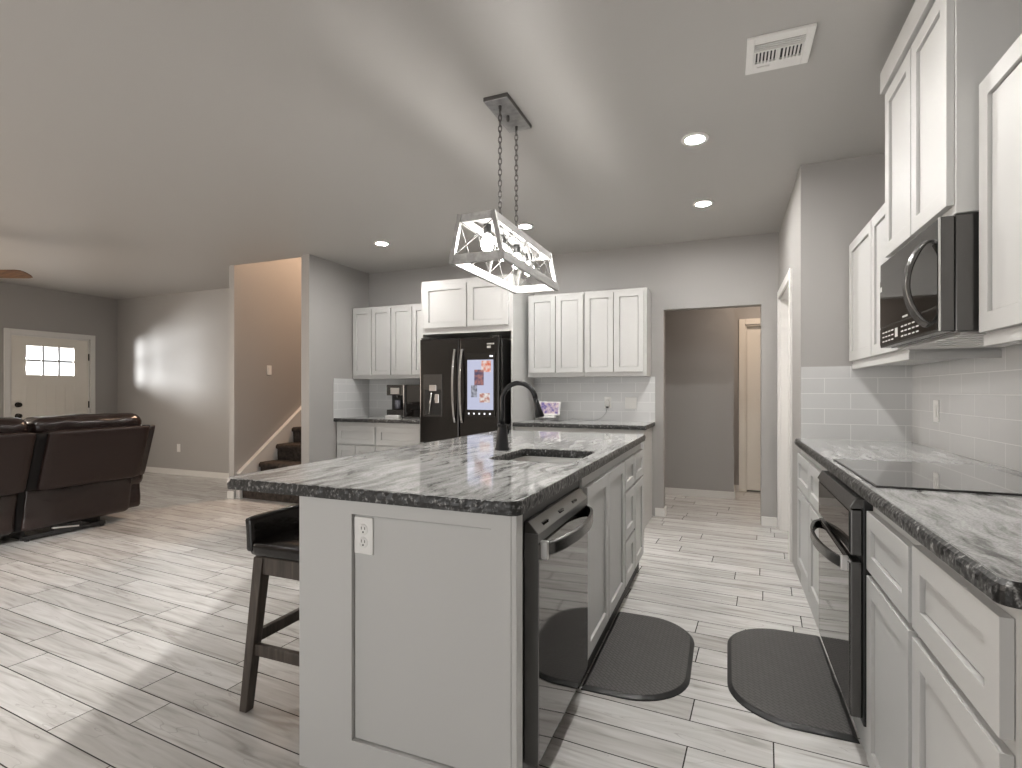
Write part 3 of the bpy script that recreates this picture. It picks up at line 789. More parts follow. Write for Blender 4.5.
# ================================================================== RIGHT WALL: base units
FR = F_rb; BD = XR - XP - 0.001
cabinet('base_cabinet', 'white base cabinet with two drawers over two doors, far side of the oven', FR, 2.725, YP - 0.002, 0.0, CB - 0.001, BD,
        [('drawer', 3.27, 3.775, 0.625, 0.83), ('drawer', 2.75, 3.255, 0.625, 0.83), ('door', 3.27, 3.775, 0.13, 0.605), ('door', 2.75, 3.255, 0.13, 0.605)], 'base cabinet')
cabinet('base_cabinet', 'white base cabinet with one drawer over one door, touching the near side of the oven', FR, 1.552, 2.0, 0.0, CB - 0.001, BD,
        [('drawer', 1.565, 1.985, 0.655, 0.84), ('door', 1.565, 1.985, 0.05, 0.635)], 'base cabinet')
cabinet('base_cabinet', 'white base cabinet at the near end of the range counter, largest in view', FR, 1.075, 1.55, 0.0, CB - 0.001, BD,
        [('drawer', 1.097, 1.538, 0.655, 0.853), ('door', 1.097, 1.538, 0.05, 0.632)], 'base cabinet')
ov = thing('oven', 'black stainless built-in oven with bowed handle under the range counter', 'oven', (0.7, 2.36, 0.0))
MB().box(0.432, XR - 0.01, 2.005, 2.72, 0.0, CB - 0.002).build('housing', M['cab'], ov)
MB().box(0.405, 0.45, 2.005, 2.70, 0.14, 0.868).build('chassis', M['black'], ov, bevel=0.003)
MB().box(0.372, 0.405, 2.015, 2.662, 0.16, 0.665).build('door', M['bss'], ov, bevel=0.004)
MB().box(0.369, 0.3722, 2.03, 2.647, 0.175, 0.655).build('door_glass', M['mirror_dark'], ov)
MB().box(0.372, 0.405, 2.015, 2.662, 0.685, 0.835).build('control_panel', M['bss'], ov, bevel=0.004)
MB().box(0.369, 0.3722, 2.03, 2.647, 0.692, 0.825).build('control_glass', M['blackglass'], ov)
vb = MB(); vb.prism([(0.366, 0.838), (0.384, 0.872), (0.43, 0.872), (0.43, 0.838)], 1, 2.01, 2.667); vb.build('vent_brow', M['bss'], ov, bevel=0.002)
bow_handle(F_right(0.372), 2.06, 2.635, 0.645, 0.0, 0.058, 0.04, 0.014, ov)
ck = thing('cooktop', 'flush black glass cooktop set in the range counter', 'cooktop', (0.68, 2.3, CT))
MB().box(0.43, 0.93, 1.955, 2.66, CT + 0.001, CT + 0.006).build('glass', pmat('cooktop_glass', (0.03, 0.03, 0.031), 0.02, spec=1.0, coat=1.0), ck, bevel=0.003)
MB().box(0.427, 0.933, 1.952, 2.663, CT + 0.0007, CT + 0.004).build('rim', M['black'], ck)
# backsplashes
tag(MB().box(XR - 0.009, XR - 0.001, 1.06, YP - 0.001, CT, 1.40).build('backsplash', M['tile_y']), 'grey subway tile backsplash on the right wall behind the cooktop', 'backsplash')
tag(MB().box(0.432, XR - 0.009, YP - 0.008, YP, CT, 1.372).build('backsplash', M['tile_x']), 'grey subway tile backsplash on the narrow wall at the far end of the range counter', 'backsplash')
tag(MB().box(-4.035, -2.935, YB - 0.008, YB, CT, 1.36).build('backsplash', M['tile_x']), 'grey subway tile backsplash behind the coffee machine', 'backsplash')
tag(MB().box(-4.045, -4.037, 4.70, YB, CT, 1.36).build('backsplash', M['tile_y']), 'grey subway tile side splash on the stub wall left of the coffee machine', 'backsplash')
tag(MB().box(-1.903, -0.652, YB - 0.009, YB - 0.001, CT, 1.36).build('backsplash', M['tile_x']), 'grey subway tile backsplash behind the smart display', 'backsplash')

# ================================================================== RIGHT WALL: wall units
FU = F_right(0.71)
UD = XR - 0.71 - 0.001
cabinet('wall_cabinet', 'white two-door wall cabinet in the corner, far side of the microwave', FU, 2.70, YP - 0.010, 1.385, 2.125, UD,
        [('door', 3.25, YP - 0.02, 1.40, 2.11), ('door', 2.715, 3.24, 1.40, 2.11)], 'wall cabinet')
r_ = MB().box(0.705, 0.725, 2.69, YP - 0.010, 1.352, 1.385).box(0.725, XR - 0.002, 2.69, 2.71, 1.352, 1.385).box(0.725, XR - 0.01, 2.71, YP - 0.012, 1.37, 1.384)
rail = tag(r_.build('light_rail', M['cab'], bevel=0.002), 'white light rail under the corner wall cabinet', 'cabinet trim')
wc = [o for o in bpy.data.objects if o.name.startswith('wall_cabinet') and o.type == 'EMPTY'][-1]
for v in rail.data.vertices: v.co += rail.location - wc.location
rail.location = (0, 0, 0); rail.parent = wc; del rail['category']; del rail['label']
FT = F_right(0.64)
tc_ = cabinet('wall_cabinet', 'tall white two-door wall cabinet above the microwave, reaching highest', FT, 1.99, 2.695, 1.758, 2.56, XR - 0.641,
        [('door', 2.345, 2.68, 1.785, 2.475), ('door', 2.0, 2.335, 1.785, 2.475)], 'wall cabinet')
MB().box(0.606, 0.64, 1.985, 2.70, 2.488, 2.58).box(0.64, XR - 0.002, 1.985, 2.705, 2.561, 2.58).build('crown_board', M['cab'], tc_, bevel=0.002)
FN = F_right(0.71)
nc = cabinet('wall_cabinet', 'white wall cabinet nearest the camera, right of the microwave', FN, 1.06, 1.988, 1.385, 2.135, UD,
        [('door', 1.53, 1.975, 1.392, 2.125), ('door', 1.075, 1.52, 1.392, 2.125)], 'wall cabinet')
MB().box(0.703, 0.725, 1.06, 1.985, 1.352, 1.385).box(0.725, XR - 0.002, 1.06, 1.985, 1.37, 1.384).build('light_rail', M['cab'], nc, bevel=0.002)
# microwave
mw = thing('microwave', 'black stainless over-the-range microwave under the tall wall cabinet', 'microwave', (0.82, 2.34, 1.40))
MB().box(0.64, XR - 0.002, 1.995, 2.678, 1.40, 1.756).build('housing', M['bss'], mw, bevel=0.003)
MB().box(0.602, 0.638, 1.995, 2.678, 1.402, 1.753).build('door', M['bss'], mw, bevel=0.003)
MB().box(0.5995, 0.6022, 2.01, 2.67, 1.485, 1.68).build('door_glass', M['blackglass'], mw)
MB().box(0.5995, 0.6022, 2.01, 2.67, 1.412, 1.478).build('control_panel', M['blackglass'], mw)
mk = pmat('pale_key_print', (0.55, 0.55, 0.53), 0.5)
MB().box(0.5985, 0.603, 1.994, 2.000, 1.404, 1.752).build('door_edge_trim', M['steel'], mw)
for i in range(11):
    for j in range(3):
        if i in (4, 5): continue
        y = 2.63 - i * 0.042
        MB().box(0.5990, 0.5996, y - 0.028, y, 1.421 + j * 0.018, 1.426 + j * 0.018).build('key', mk, mw)
MB().box(0.5990, 0.5996, 2.42, 2.455, 1.428, 1.462).build('start_key', mk, mw)
MB().box(0.5990, 0.5996, 2.643, 2.662, 1.635, 1.655).build('sticker', M['plastic'], mw)
MB().box(0.5990, 0.5996, 2.30, 2.36, 1.490, 1.497).build('brand_mark', mk, mw)
N = 20; pts = []
for k in range(N + 1):
    f_ = k / N; pts.append((0.60 - 0.055 * math.sin(math.pi * f_) ** 0.6, 2.085 + 0.02 * math.sin(math.pi * f_), 1.43 + 0.275 * f_))
hh = MB().sweep(pts, [(-0.021, -0.007), (0.021, -0.007), (0.021, 0.007), (-0.021, 0.007)], up=(1, 0, 0)).build('handle', M['bss'], mw, bevel=0.004); smooth_angle(hh)
gr = MB().box(0.66, 0.99, 2.02, 2.65, 1.392, 1.40)
for k in range(6): gr.box(0.67, 0.98, 2.06 + k * 0.1, 2.10 + k * 0.1, 1.389, 1.392)
gr.build('underside_grille', M['steel'], mw)

# ================================================================== BACK WALL units
FBk = F_back(4.75); BKD = YB - 4.75 - 0.001
cabinet('base_cabinet', 'white base cabinet with two drawers left of the fridge', FBk, -4.043, -2.94, 0.0, CB - 0.001, BKD,
        [('drawer', -4.02, -3.52, 0.64, 0.83), ('drawer', -3.49, -2.955, 0.64, 0.83), ('door', -4.02, -3.78, 0.12, 0.62), ('door', -3.77, -3.52, 0.12, 0.62), ('door', -3.49, -3.23, 0.12, 0.62), ('door', -3.22, -2.955, 0.12, 0.62)], 'base cabinet')
cabinet('base_cabinet', 'white base cabinet right of the fridge, its side facing the walkway', FBk, -1.903, -0.68, 0.0, CB - 0.001, BKD,
        [('drawer', -1.89, -1.33, 0.64, 0.83), ('drawer', -1.31, -0.70, 0.64, 0.83), ('door', -1.89, -1.33, 0.12, 0.62), ('door', -1.31, -0.70, 0.12, 0.62)], 'base cabinet')
FBu = F_back(5.02); BUD = YB - 5.02 - 0.001
def wall_unit(label, u0, u1, d0, d1):
    dm = (d0 + d1) / 2
    return cabinet('wall_cabinet', label, FBu, u0, u1, 1.36, 2.18, BUD, [('door', d0, dm - 0.004, 1.40, 2.155), ('door', dm + 0.004, d1, 1.40, 2.155)], 'wall cabinet', rail=0.05)
wall_unit('white two-door wall cabinet in the left corner above the coffee machine', -4.04, -3.495, -4.02, -3.505)
wall_unit('white two-door wall cabinet touching the left side of the fridge surround', -3.493, -2.945, -3.485, -2.96)
wall_unit('white two-door wall cabinet above the smart display, next to fridge surround', -1.86, -1.281, -1.84, -1.29)
wall_unit('white two-door wall cabinet above the double switch, nearest the hall doorway', -1.279, -0.69, -1.272, -0.715)
fc = thing('fridge_cabinet', 'white cabinet with two doors over the fridge and tall side panels', 'cabinet', (-2.43, 5.0, 0))
FC = F_back(4.72)
MB().fbox(FC, -2.905, -1.9255, -(YB - 4.72 - 0.001), 0, 1.80, 2.345).build('carcass', M['cab'], fc, bevel=0.0015)
for a, e in ((-2.885, -2.395), (-2.385, -1.995)):
    pass
MB().shaker(FC, -2.888, -2.40, 1.86, 2.30, 0.001, 0.02, 0.06).build('door', M['cab'], fc, bevel=0.0012)
MB().shaker(FC, -2.385, -1.945, 1.86, 2.30, 0.001, 0.02, 0.06).build('door', M['cab'], fc, bevel=0.0012)
MB().box(-2.925, -2.905, 4.72, YB - 0.001, 0, 2.345).build('side_panel', M['cab'], fc)
MB().box(-1.925, -1.905, 4.72, YB - 0.001, 0, 2.345).build('side_panel', M['cab'], fc)

# fridge
fr = thing('fridge', 'black stainless french-door fridge with lit touch screen and water dispenser', 'fridge', (-2.43, 4.95, 0))
FX0, FX1, FY = -2.872, -2.0, 4.60
MB().box(FX0, FX1, FY + 0.075, YB - 0.02, 0.02, 1.728).build('case', M['bss'], fr, bevel=0.004)
FM = -2.425
FG = F_back(FY)
ld = MB().box(FX0, FM - 0.003, FY, FY + 0.07, 0.70, 1.738).build('door', M['bss_front'], fr, bevel=0.012, seg=3)
rd = MB().box(FM + 0.003, FX1, FY, FY + 0.07, 0.70, 1.738).build('door', M['bss_front'], fr, bevel=0.012, seg=3)
MB().box(FX0, FM - 0.003, FY, FY + 0.07, 0.06, 0.69).build('door', M['bss_front'], fr, bevel=0.012, seg=3)
MB().box(FM + 0.003, FX1, FY, FY + 0.07, 0.06, 0.69).build('door', M['bss_front'], fr, bevel=0.012, seg=3)
MB().box(FX0 + 0.03, FX1 - 0.03, FY + 0.03, FY + 0.07, 0.0, 0.058).build('kick_grille', M['black'], fr)
hb = MB()
hb.box(FX0 + 0.01, FX0 + 0.09, FY + 0.01, FY + 0.09, 1.738, 1.755); hb.box(FX1 - 0.09, FX1 - 0.01, FY + 0.01, FY + 0.09, 1.738, 1.755)
hb.build('hinge_cover', M['bss'], fr, bevel=0.005)
for x in (FM - 0.045, FM + 0.035):
    pts = []
    for k in range(21):
        f_ = k / 20; pts.append((x, FY - 0.005 - 0.05 * math.sin(math.pi * f_) ** 0.7, 0.91 + 0.72 * f_))
    hh = MB().sweep(pts, [(-0.011, -0.007), (0.011, -0.007), (0.011, 0.007), (-0.011, 0.007)], up=(0, -1, 0)).build('handle', M['steelbar'], fr, bevel=0.003); smooth_angle(hh)
# dispenser
ds = MB().fbox(FG, -2.825, -2.61, 0.001, 0.006, 0.965, 1.385).build('water_dispenser', M['bss'], fr, bevel=0.002)
MB().fbox(FG, -2.81, -2.625, 0.004, 0.0075, 0.98, 1.235).build('dispenser_recess', M['black'], ds)
MB().fbox(FG, -2.755, -2.675, 0.004, 0.012, 1.22, 1.28).build('dispenser_display', M['chrome'], ds, bevel=0.002)
MB().tube([FG(-2.73, 0.012, 1.21), FG(-2.735, 0.018, 1.12), FG(-2.755, 0.012, 0.99)], [0.008, 0.01, 0.008], 8).build('dispenser_paddle', M['steelbar'], ds, smooth=True)
MB().fbox(FG, -2.69, -2.645, 0.006, 0.014, 1.10, 1.19).build('dispenser_lever', M['chrome'], ds, bevel=0.003)
# touch screen
bz = MB().fbox(FG, -2.345, -2.035, 0.001, 0.008, 0.965, 1.583).build('screen_bezel', M['blackglass'], fr, bevel=0.002)
MB().fbox(FG, -2.33, -2.055, 0.0082, 0.009, 1.04, 1.52).build('screen', M['screen'], bz)
def tile_img(name, c0, c1, sc):
    m, nt, b = nmat(name)
    tc = nt.nodes.new('ShaderNodeTexCoord'); n = nt.nodes.new('ShaderNodeTexNoise'); n.inputs['Scale'].default_value = sc; n.inputs['Detail'].default_value = 3
    nt.links.new(tc.outputs['Object'], n.inputs['Vector'])
    cc = ramp(nt, n.outputs['Fac'], [(0.35, c0), (0.5, tuple((a + e) / 2 for a, e in zip(c0, c1))), (0.62, c1)])
    nt.links.new(cc, b.inputs['Emission Color']); b.inputs['Emission Strength'].default_value = 0.36
    b.inputs['Base Color'].default_value = (0.02, 0.02, 0.02, 1)
    return m
for (u0, u1, z0, z1, c0, c1) in ((-2.18, -2.08, 1.40, 1.51, (0.7, 0.12, 0.03), (0.9, 0.75, 0.7)), (-2.255, -2.155, 1.275, 1.425, (0.03, 0.04, 0.12), (0.4, 0.16, 0.14)),
                                 (-2.29, -2.225, 1.16, 1.275, (0.06, 0.06, 0.08), (0.4, 0.42, 0.5)), (-2.20, -2.09, 1.11, 1.20, (0.9, 0.88, 0.85), (0.5, 0.2, 0.15))):
    MB().fbox(FG, u0, u1, 0.0092, 0.0096, z0, z1).build('photo_widget', tile_img('screen_photo', c0, c1, 30), bz)
ic = emat('screen_icon', (0.8, 0.85, 1.0), 0.4)
for k in range(5):
    u = -2.315 + k * 0.056; MB().fbox(FG, u - 0.008, u + 0.008, 0.0082, 0.0088, 0.994, 1.010).build('touch_icon', ic, bz)
MB().fbox(FG, -2.095, -2.06, 0.0082, 0.0088, 1.545, 1.56).build('screen_mark', ic, bz)
lg = MB().fbox(FG, -2.125, -2.05, 0.001, 0.0025, 1.665, 1.678).fbox(FG, -2.125, -2.085, 0.001, 0.0025, 1.63, 1.652)
lg.build('door_sticker', M['steel'], fr)

# coffee machine
cm = thing('coffee_machine', 'black and steel countertop coffee machine on the left back counter', 'coffee machine', (-3.36, 5.12, CT))
cy = 5.0
MB().box(-3.555, -3.12, cy + 0.10, cy + 0.29, CT, 1.29).build('housing', M['black'], cm, bevel=0.006)
MB().box(-3.555, -3.32, cy, cy + 0.11, 1.17, 1.29).build('brew_head', M['bss'], cm, bevel=0.005)
MB().box(-3.32, -3.12, cy + 0.02, cy + 0.11, CT, 1.29).build('water_tank', M['blackglass'], cm, bevel=0.005)
MB().box(-3.555, -3.32, cy, cy + 0.11, CT + 0.012, 1.01).build('drip_tray_base', M['bss'], cm, bevel=0.004)
MB().box(-3.55, -3.37, cy - 0.035, cy + 0.03, CT, CT + 0.03).build('drip_tray', M['plastic'], cm, bevel=0.003)
MB().box(-3.50, -3.385, cy - 0.004, cy + 0.001, 1.185, 1.255).build('display', M['steel'], cm)
MB().box(-3.333, -3.318, cy - 0.006, cy + 0.02, CT + 0.01, 1.29).build('trim_strip', M['chrome'], cm)
MB().lathe([(0, 0), (0.03, 0), (0.034, 0.01), (0.036, 0.09), (0.03, 0.10), (0, 0.10)], (-3.44, cy + 0.055, 1.02), 20).build('carafe', pmat('smoky_glass', (0.10, 0.10, 0.12), 0.05, spec=0.8), cm, smooth=True)
MB().cyl((-3.44, cy + 0.05, 1.17), (-3.44, cy + 0.05, 1.145), 0.02, 0.014, 16).build('spout', M['bss'], cm)

# smart display
sd = thing('smart_display', 'small tilted smart display showing a colourful picture on the back counter', 'smart display', (-1.67, 5.13, CT))
def FS(u, n, z):   # tilted screen plane
    t = math.radians(18)
    return (-1.67 + u, 5.10 - n * math.cos(t) + z * math.sin(t), CT + 0.075 + z * math.cos(t) + n * math.sin(t))
def sbox(mb, u0, u1, n0, n1, z0, z1):
    v = [mb.bm.verts.new(FS(*p)) for p in ((u0,n0,z0),(u1,n0,z0),(u1,n1,z0),(u0,n1,z0),(u0,n0,z1),(u1,n0,z1),(u1,n1,z1),(u0,n1,z1))]
    for f_ in ((0,3,2,1),(4,5,6,7),(0,1,5,4),(1,2,6,5),(2,3,7,6),(3,0,4,7)): mb.bm.faces.new([v[i] for i in f_])
    return mb
sbox(MB(), -0.115, 0.115, -0.012, 0, -0.02, 0.125).build('screen_frame', M['plastic'], sd, bevel=0.004)
sbox(MB(), -0.10, 0.10, 0.0005, 0.002, -0.005, 0.115).build('screen', tile_img('picture_screen', (0.95, 0.75, 0.65), (0.10, 0.06, 0.30), 22), sd)
MB().lathe([(0, 0), (0.075, 0), (0.08, 0.01), (0.078, 0.05), (0.06, 0.07), (0, 0.075)], (-1.67, 5.17, CT), 28).build('speaker_base', pmat('grey_fabric_base', (0.35, 0.35, 0.35), 0.8), sd, smooth=True)
MB().box(-1.77, -1.60, 5.075, 5.13, CT + 0.03, CT + 0.05).build('stand_lip', M['plastic'], sd, bevel=0.004)

# ================================================================== PENDANT
pe = thing('pendant_light', 'trapezoid lantern pendant with wire crosses hanging on two chains over the island', 'pendant light', (-1.04, 2.54, 1.80))
px = -1.04; PY0, PY1 = 2.135, 2.94; zb, zt = 1.80, 2.02; wb, wt = 0.128, 0.083
cn = MB().box(-1.099, -0.976, 2.343, 2.676, CEIL - 0.022, CEIL - 0.004).build('canopy', M['galv'], pe, bevel=0.002)
MB().box(-1.101, -0.974, 2.341, 2.678, CEIL - 0.0195, CEIL - 0.0005).build('canopy_shaded_sides', M['chain'], cn)  # darker skin over the canopy sides, their shade put into the colour
MB().lathe([(0, -0.03), (0.006, -0.028), (0.008, -0.02), (0.008, 0)], (px, 2.507, CEIL - 0.022), 12).build('canopy_finial', M['chain'], cn, smooth=True)
for (y, side) in ((2.405, 0), (2.674 - 0.05, 1)):
    MB().tube([(px, y, CEIL - 0.022), (px, y, CEIL - 0.045)], [0.008, 0.006], 10).build('chain_hook', M['chain'], pe)
    z = CEIL - 0.04; k = 0; chn = MB()
    L = 0.036; zend = 2.045
    nlk = int((z - zend) / 0.0265)
    for k in range(nlk):
        zc = z - (k + 0.5) * (z - zend) / nlk; pts = []
        for q in range(16):
            t = 2 * math.pi * q / 16
            a = 0.0088 * math.cos(t); bz_ = 0.0185 * math.sin(t)
            pts.append((px + (a if k % 2 else 0), y + (0 if k % 2 else a), zc + bz_))
        chn.tube(pts, 0.0022, 6, closed=True)
    chn.build('chain', M['chain'], pe, smooth=True)
fm = MB()
T = 0.018
for sx in (-1, 1):
    fm.bar((px + sx * wb, PY0, zb + 0.02), (px + sx * wb, PY1, zb + 0.02), T, 0.042)
    fm.bar((px + sx * wt, PY0, zt - 0.018), (px + sx * wt, PY1, zt - 0.018), T, 0.036)
for y in (PY0 + T / 2, PY1 - T / 2):
    fm.bar((px - wb, y, zb + 0.02), (px + wb, y, zb + 0.02), T, 0.042)
    fm.bar((px - wt, y, zt - 0.018), (px + wt, y, zt - 0.018), T, 0.036)
fm.build('frame', M['greywood'], pe, bevel=0.0015)
for sx in (-1, 1):
    for y in (PY0 + 0.006, PY1 - 0.006):
        MB().bar((px + sx * wb, y, zb), (px + sx * wt, y, zt), 0.02, 0.02, up=(0, 1, 0)).build('corner_post', M['galv'], pe, bevel=0.001)
    ym = (PY0 + PY1) / 2
    MB().bar((px + sx * (wb - 0.002), ym, zb + 0.03), (px + sx * (wt + 0.002), ym, zt - 0.03), 0.012, 0.012, up=(0, 1, 0)).build('side_post', M['wire'], pe)
    for q in range(4):
        ya = PY0 + 0.012 + q * (PY1 - PY0 - 0.024) / 4; yb = ya + (PY1 - PY0 - 0.024) / 4
        xw = MB()
        lo = lambda y: (px + sx * (wb - 0.008), y, zb + 0.04); hi = lambda y: (px + sx * (wt + 0.006), y, zt - 0.035)
        xw.tube([lo(ya), hi(yb)], 0.0021, 8); xw.tube([lo(yb), hi(ya)], 0.0021, 8)
        xw.build('wire_cross', M['wire'], pe)
for y in (PY0 + 0.009, PY1 - 0.009):
    xw = MB()
    xw.tube([(px - wb + 0.012, y, zb + 0.04), (px + wt - 0.006, y, zt - 0.035)], 0.0022, 8); xw.tube([(px + wb - 0.012, y, zb + 0.04), (px - wt + 0.006, y, zt - 0.035)], 0.0022, 8)
    xw.build('wire_cross', M['wire'], pe)
lb = MB().box(px - 0.022, px + 0.022, PY0 + 0.01, PY1 - 0.01, zt - 0.022, zt - 0.002).build('lamp_bar', M['galv'], pe)
for y in (2.405, 2.624):
    MB().tube([(px, y, zt - 0.002), (px, y, zt + 0.03)], [0.006, 0.006], 10).build('chain_ring', M['chain'], pe)
for k in range(4):
    y = PY0 + 0.12 + k * (PY1 - PY0 - 0.24) / 3
    sk_ = MB().lathe([(0, 0), (0.018, 0), (0.020, -0.012), (0.016, -0.045), (0, -0.045)], (px, y, zt - 0.022), 18).build('bulb_socket', M['black'], pe, smooth=True)
    MB().lathe([(0, -0.038), (0.013, -0.038), (0.015, -0.05), (0.028, -0.075), (0.030, -0.095), (0.022, -0.115), (0.01, -0.123), (0, -0.124)], (px, y, zt - 0.022), 20).build('bulb', M['bulb'], sk_, smooth=True)

# ================================================================== RECESSED LIGHTS, VENT, FAN
def downlight(x, y, label=None):
    r = thing('recessed_light', label or 'round recessed ceiling light', 'ceiling light', (x, y, CEIL - 0.01), 'recessed lights in the kitchen ceiling')
    MB().lathe([(0.052, 0), (0.072, -0.001), (0.075, 0.004), (0.072, 0.0095), (0.052, 0.0095), (0.052, 0)], (x, y, CEIL - 0.01), 36).build('trim_ring', M['plastic'], r, smooth=True)
    MB().lathe([(0, 0.002), (0.0515, 0.003), (0.0515, 0.008), (0, 0.008)], (x, y, CEIL - 0.01), 36).build('lens', M['down'], r, smooth=True)
downlight(-0.17, 3.17, 'lit recessed ceiling light nearest the air vent')
downlight(-0.17, 4.28, 'lit recessed ceiling light in front of the hall doorway')
downlight(-3.09, 4.27, 'lit recessed ceiling light above the coffee corner at the left')
downlight(-1.62, 4.29, 'lit recessed ceiling light seen just behind the pendant lantern')
for x, y in ((-0.17, 1.72), (-3.2, 1.2), (-5.2, 0.6)):  # unseen fill downlights, added to brighten the walkway and the left floor
    downlight(x, y, 'added recessed fill light, unseen, over the floor left of the island' if x < -1 else 'added recessed fill light, unseen, above the walkway')
va = thing('air_vent', 'white rectangular air register in the ceiling near the tall cabinet', 'air vent', (0.2, 2.475, CEIL - 0.012))
vx0, vx1, vy0, vy1 = 0.075, 0.322, 2.35, 2.605
zv = CEIL - 0.012
m_ = MB(); bm = m_.bm
m_.box(vx0, vx0 + 0.03, vy0, vy1, zv, CEIL - 0.0003); m_.box(vx1 - 0.03, vx1, vy0, vy1, zv, CEIL - 0.0003)
m_.box(vx0 + 0.03, vx1 - 0.03, vy0, vy0 + 0.045, zv, CEIL - 0.0003); m_.box(vx0 + 0.03, vx1 - 0.03, vy1 - 0.07, vy1, zv, CEIL - 0.0003)
m_.box(vx0 + 0.03, vx1 - 0.03, 2.445, 2.455, zv, CEIL - 0.0003)
m_.build('register_frame', M['plastic'], va, bevel=0.002)
MB().box(vx0 + 0.028, vx1 - 0.028, vy0 + 0.04, vy1 - 0.04, CEIL - 0.002, CEIL - 0.0005).build('duct_opening', M['black'], va)
lv = MB()
for k in range(14):
    x = vx0 + 0.034 + k * (vx1 - vx0 - 0.068) / 13
    if k == 7: continue
    lv.box(x - 0.0035, x + 0.0035, 2.455, vy1 - 0.07, zv + 0.001, zv + 0.006)
for k in range(3):
    y = vy0 + 0.055 + k * 0.014; lv.box(vx0 + 0.03, vx1 - 0.03, y, y + 0.005, zv + 0.001, zv + 0.006)
lv.box(0.196, 0.206, 2.455, vy1 - 0.07, zv, zv + 0.006)
lv.build('louvre', M['plastic'], va)
MB().box(0.12, 0.17, 2.555, 2.562, zv - 0.004, zv).build('damper_lever', M['steel'], va)

cf = thing('ceiling_fan', 'ceiling fan with walnut brown blades over the living room at the left edge', 'ceiling fan', (-6.624, 2.58, 2.245))
hx, hy = -6.624, 2.58
MB().lathe([(0, 0.39), (0.07, 0.39), (0.065, 0.35), (0.02, 0.34), (0.016, 0.34), (0, 0.34)], (hx, hy, 2.2585), 24).build('canopy', M['bronze'], cf, smooth=True)
MB().cyl((hx, hy, 2.36), (hx, hy, 2.61), 0.012).build('downrod', M['bronze'], cf)
MB().lathe([(0, 0.13), (0.05, 0.13), (0.11, 0.10), (0.12, 0.05), (0.09, 0.01), (0, 0.0)], (hx, hy, 2.245), 28).build('motor', M['bronze'], cf, smooth=True)
MB().lathe([(0, -0.10), (0.06, -0.085), (0.09, -0.04), (0.095, 0.0), (0, 0.0)], (hx, hy, 2.245), 28).build('light_bowl', pmat('frosted_bowl', (0.8, 0.78, 0.74), 0.4), cf, smooth=True)
for k in range(3):
    a = math.atan2(0.25, 0.60) + k * 2 * math.pi / 3
    bl_ = MB(); outl = []
    for (r, w_) in ((0.17, 0.05), (0.24, 0.062), (0.45, 0.075), (0.64, 0.078), (0.685, 0.065), (0.70, 0.03)): outl.append((r, w_))
    pts2 = [(r, w_) for r, w_ in outl] + [(r, -w_) for r, w_ in outl[::-1]]
    q = Matrix.Rotation(a, 3, 'Z') @ Matrix.Rotation(math.radians(-16), 3, 'X')
    A = [bl_.bm.verts.new(q @ Vector((r, w_, 0.004)) + Vector((hx, hy, 2.30))) for r, w_ in pts2]
    B = [bl_.bm.verts.new(q @ Vector((r, w_, -0.004)) + Vector((hx, hy, 2.30))) for r, w_ in pts2]
    bl_.bm.faces.new(A); bl_.bm.faces.new(B[::-1])
    for i in range(len(A)): bl_.bm.faces.new((A[i], A[(i + 1) % len(A)], B[(i + 1) % len(A)], B[i]))
    ba = bl_.build('blade', M['fanwood'], cf, bevel=0.002)
    MB().bar(Vector((hx, hy, 2.30)) + q @ Vector((0.09, 0, 0)), Vector((hx, hy, 2.30)) + q @ Vector((0.24, 0, 0.006)), 0.035, 0.006).build('blade_iron', M['bronze'], ba)

# ================================================================== BAR STOOL
bs_ = thing('bar_stool', 'dark wooden bar stool with low leather back, tucked under the island overhang', 'bar stool', (-1.50, 1.72, 0))
sx0, sx1, sy0, sy1 = -1.70, -1.315, 1.50, 1.93
MB().soft(sx0, sx1, sy0, sy1, 0.585, 0.645, 0.022, amp=0.002, freq=14, cuts=10).build('seat', M['stoolseat'], bs_, smooth=True)
bk = MB(); bk.soft(sx0 - 0.015, sx0 + 0.022, sy0, sy1, 0.60, 0.735, 0.014, shear=-0.05, amp=0.002, freq=12, cuts=10)
bk.build('backrest', M['stoolseat'], bs_, smooth=True)
ap = MB()
ap.box(sx0 + 0.045, sx1 - 0.045, sy0 + 0.012, sy0 + 0.034, 0.52, 0.588); ap.box(sx0 + 0.045, sx1 - 0.045, sy1 - 0.034, sy1 - 0.012, 0.52, 0.588)
ap.box(sx0 + 0.02, sx0 + 0.045, sy0 + 0.012, sy1 - 0.012, 0.52, 0.588); ap.box(sx1 - 0.045, sx1 - 0.02, sy0 + 0.012, sy1 - 0.012, 0.52, 0.588)
ap.build('apron', M['stool'], bs_, bevel=0.003)
def leg_pt(sx, sy, z):
    f_ = z / 0.585
    xt = sx0 + 0.042 if sx < 0 else sx1 - 0.05; xb = sx0 - 0.004 if sx < 0 else sx1 - 0.02
    yt = sy0 + 0.03 if sy < 0 else sy1 - 0.03; yb = sy0 - 0.005 if sy < 0 else sy1 + 0.005
    return Vector((xb + (xt - xb) * f_, yb + (yt - yb) * f_, z))
for sx in (-1, 1):
    for sy in (-1, 1):
        m_ = MB(); p0, p1 = leg_pt(sx, sy, 0.0), leg_pt(sx, sy, 0.585)
        r0, r1 = 0.018, 0.023
        A = [m_.bm.verts.new(p0 + Vector((a * r0, b2 * r0, 0))) for a, b2 in ((-1,-1),(1,-1),(1,1),(-1,1))]; B = [m_.bm.verts.new(p1 + Vector((a * r1, b2 * r1, 0))) for a, b2 in ((-1,-1),(1,-1),(1,1),(-1,1))]
        m_.bm.faces.new(A[::-1]); m_.bm.faces.new(B)
        for k in range(4): m_.bm.faces.new((A[k], A[(k + 1) % 4], B[(k + 1) % 4], B[k]))
        m_.build('leg', M['stool'], bs_, bevel=0.003)
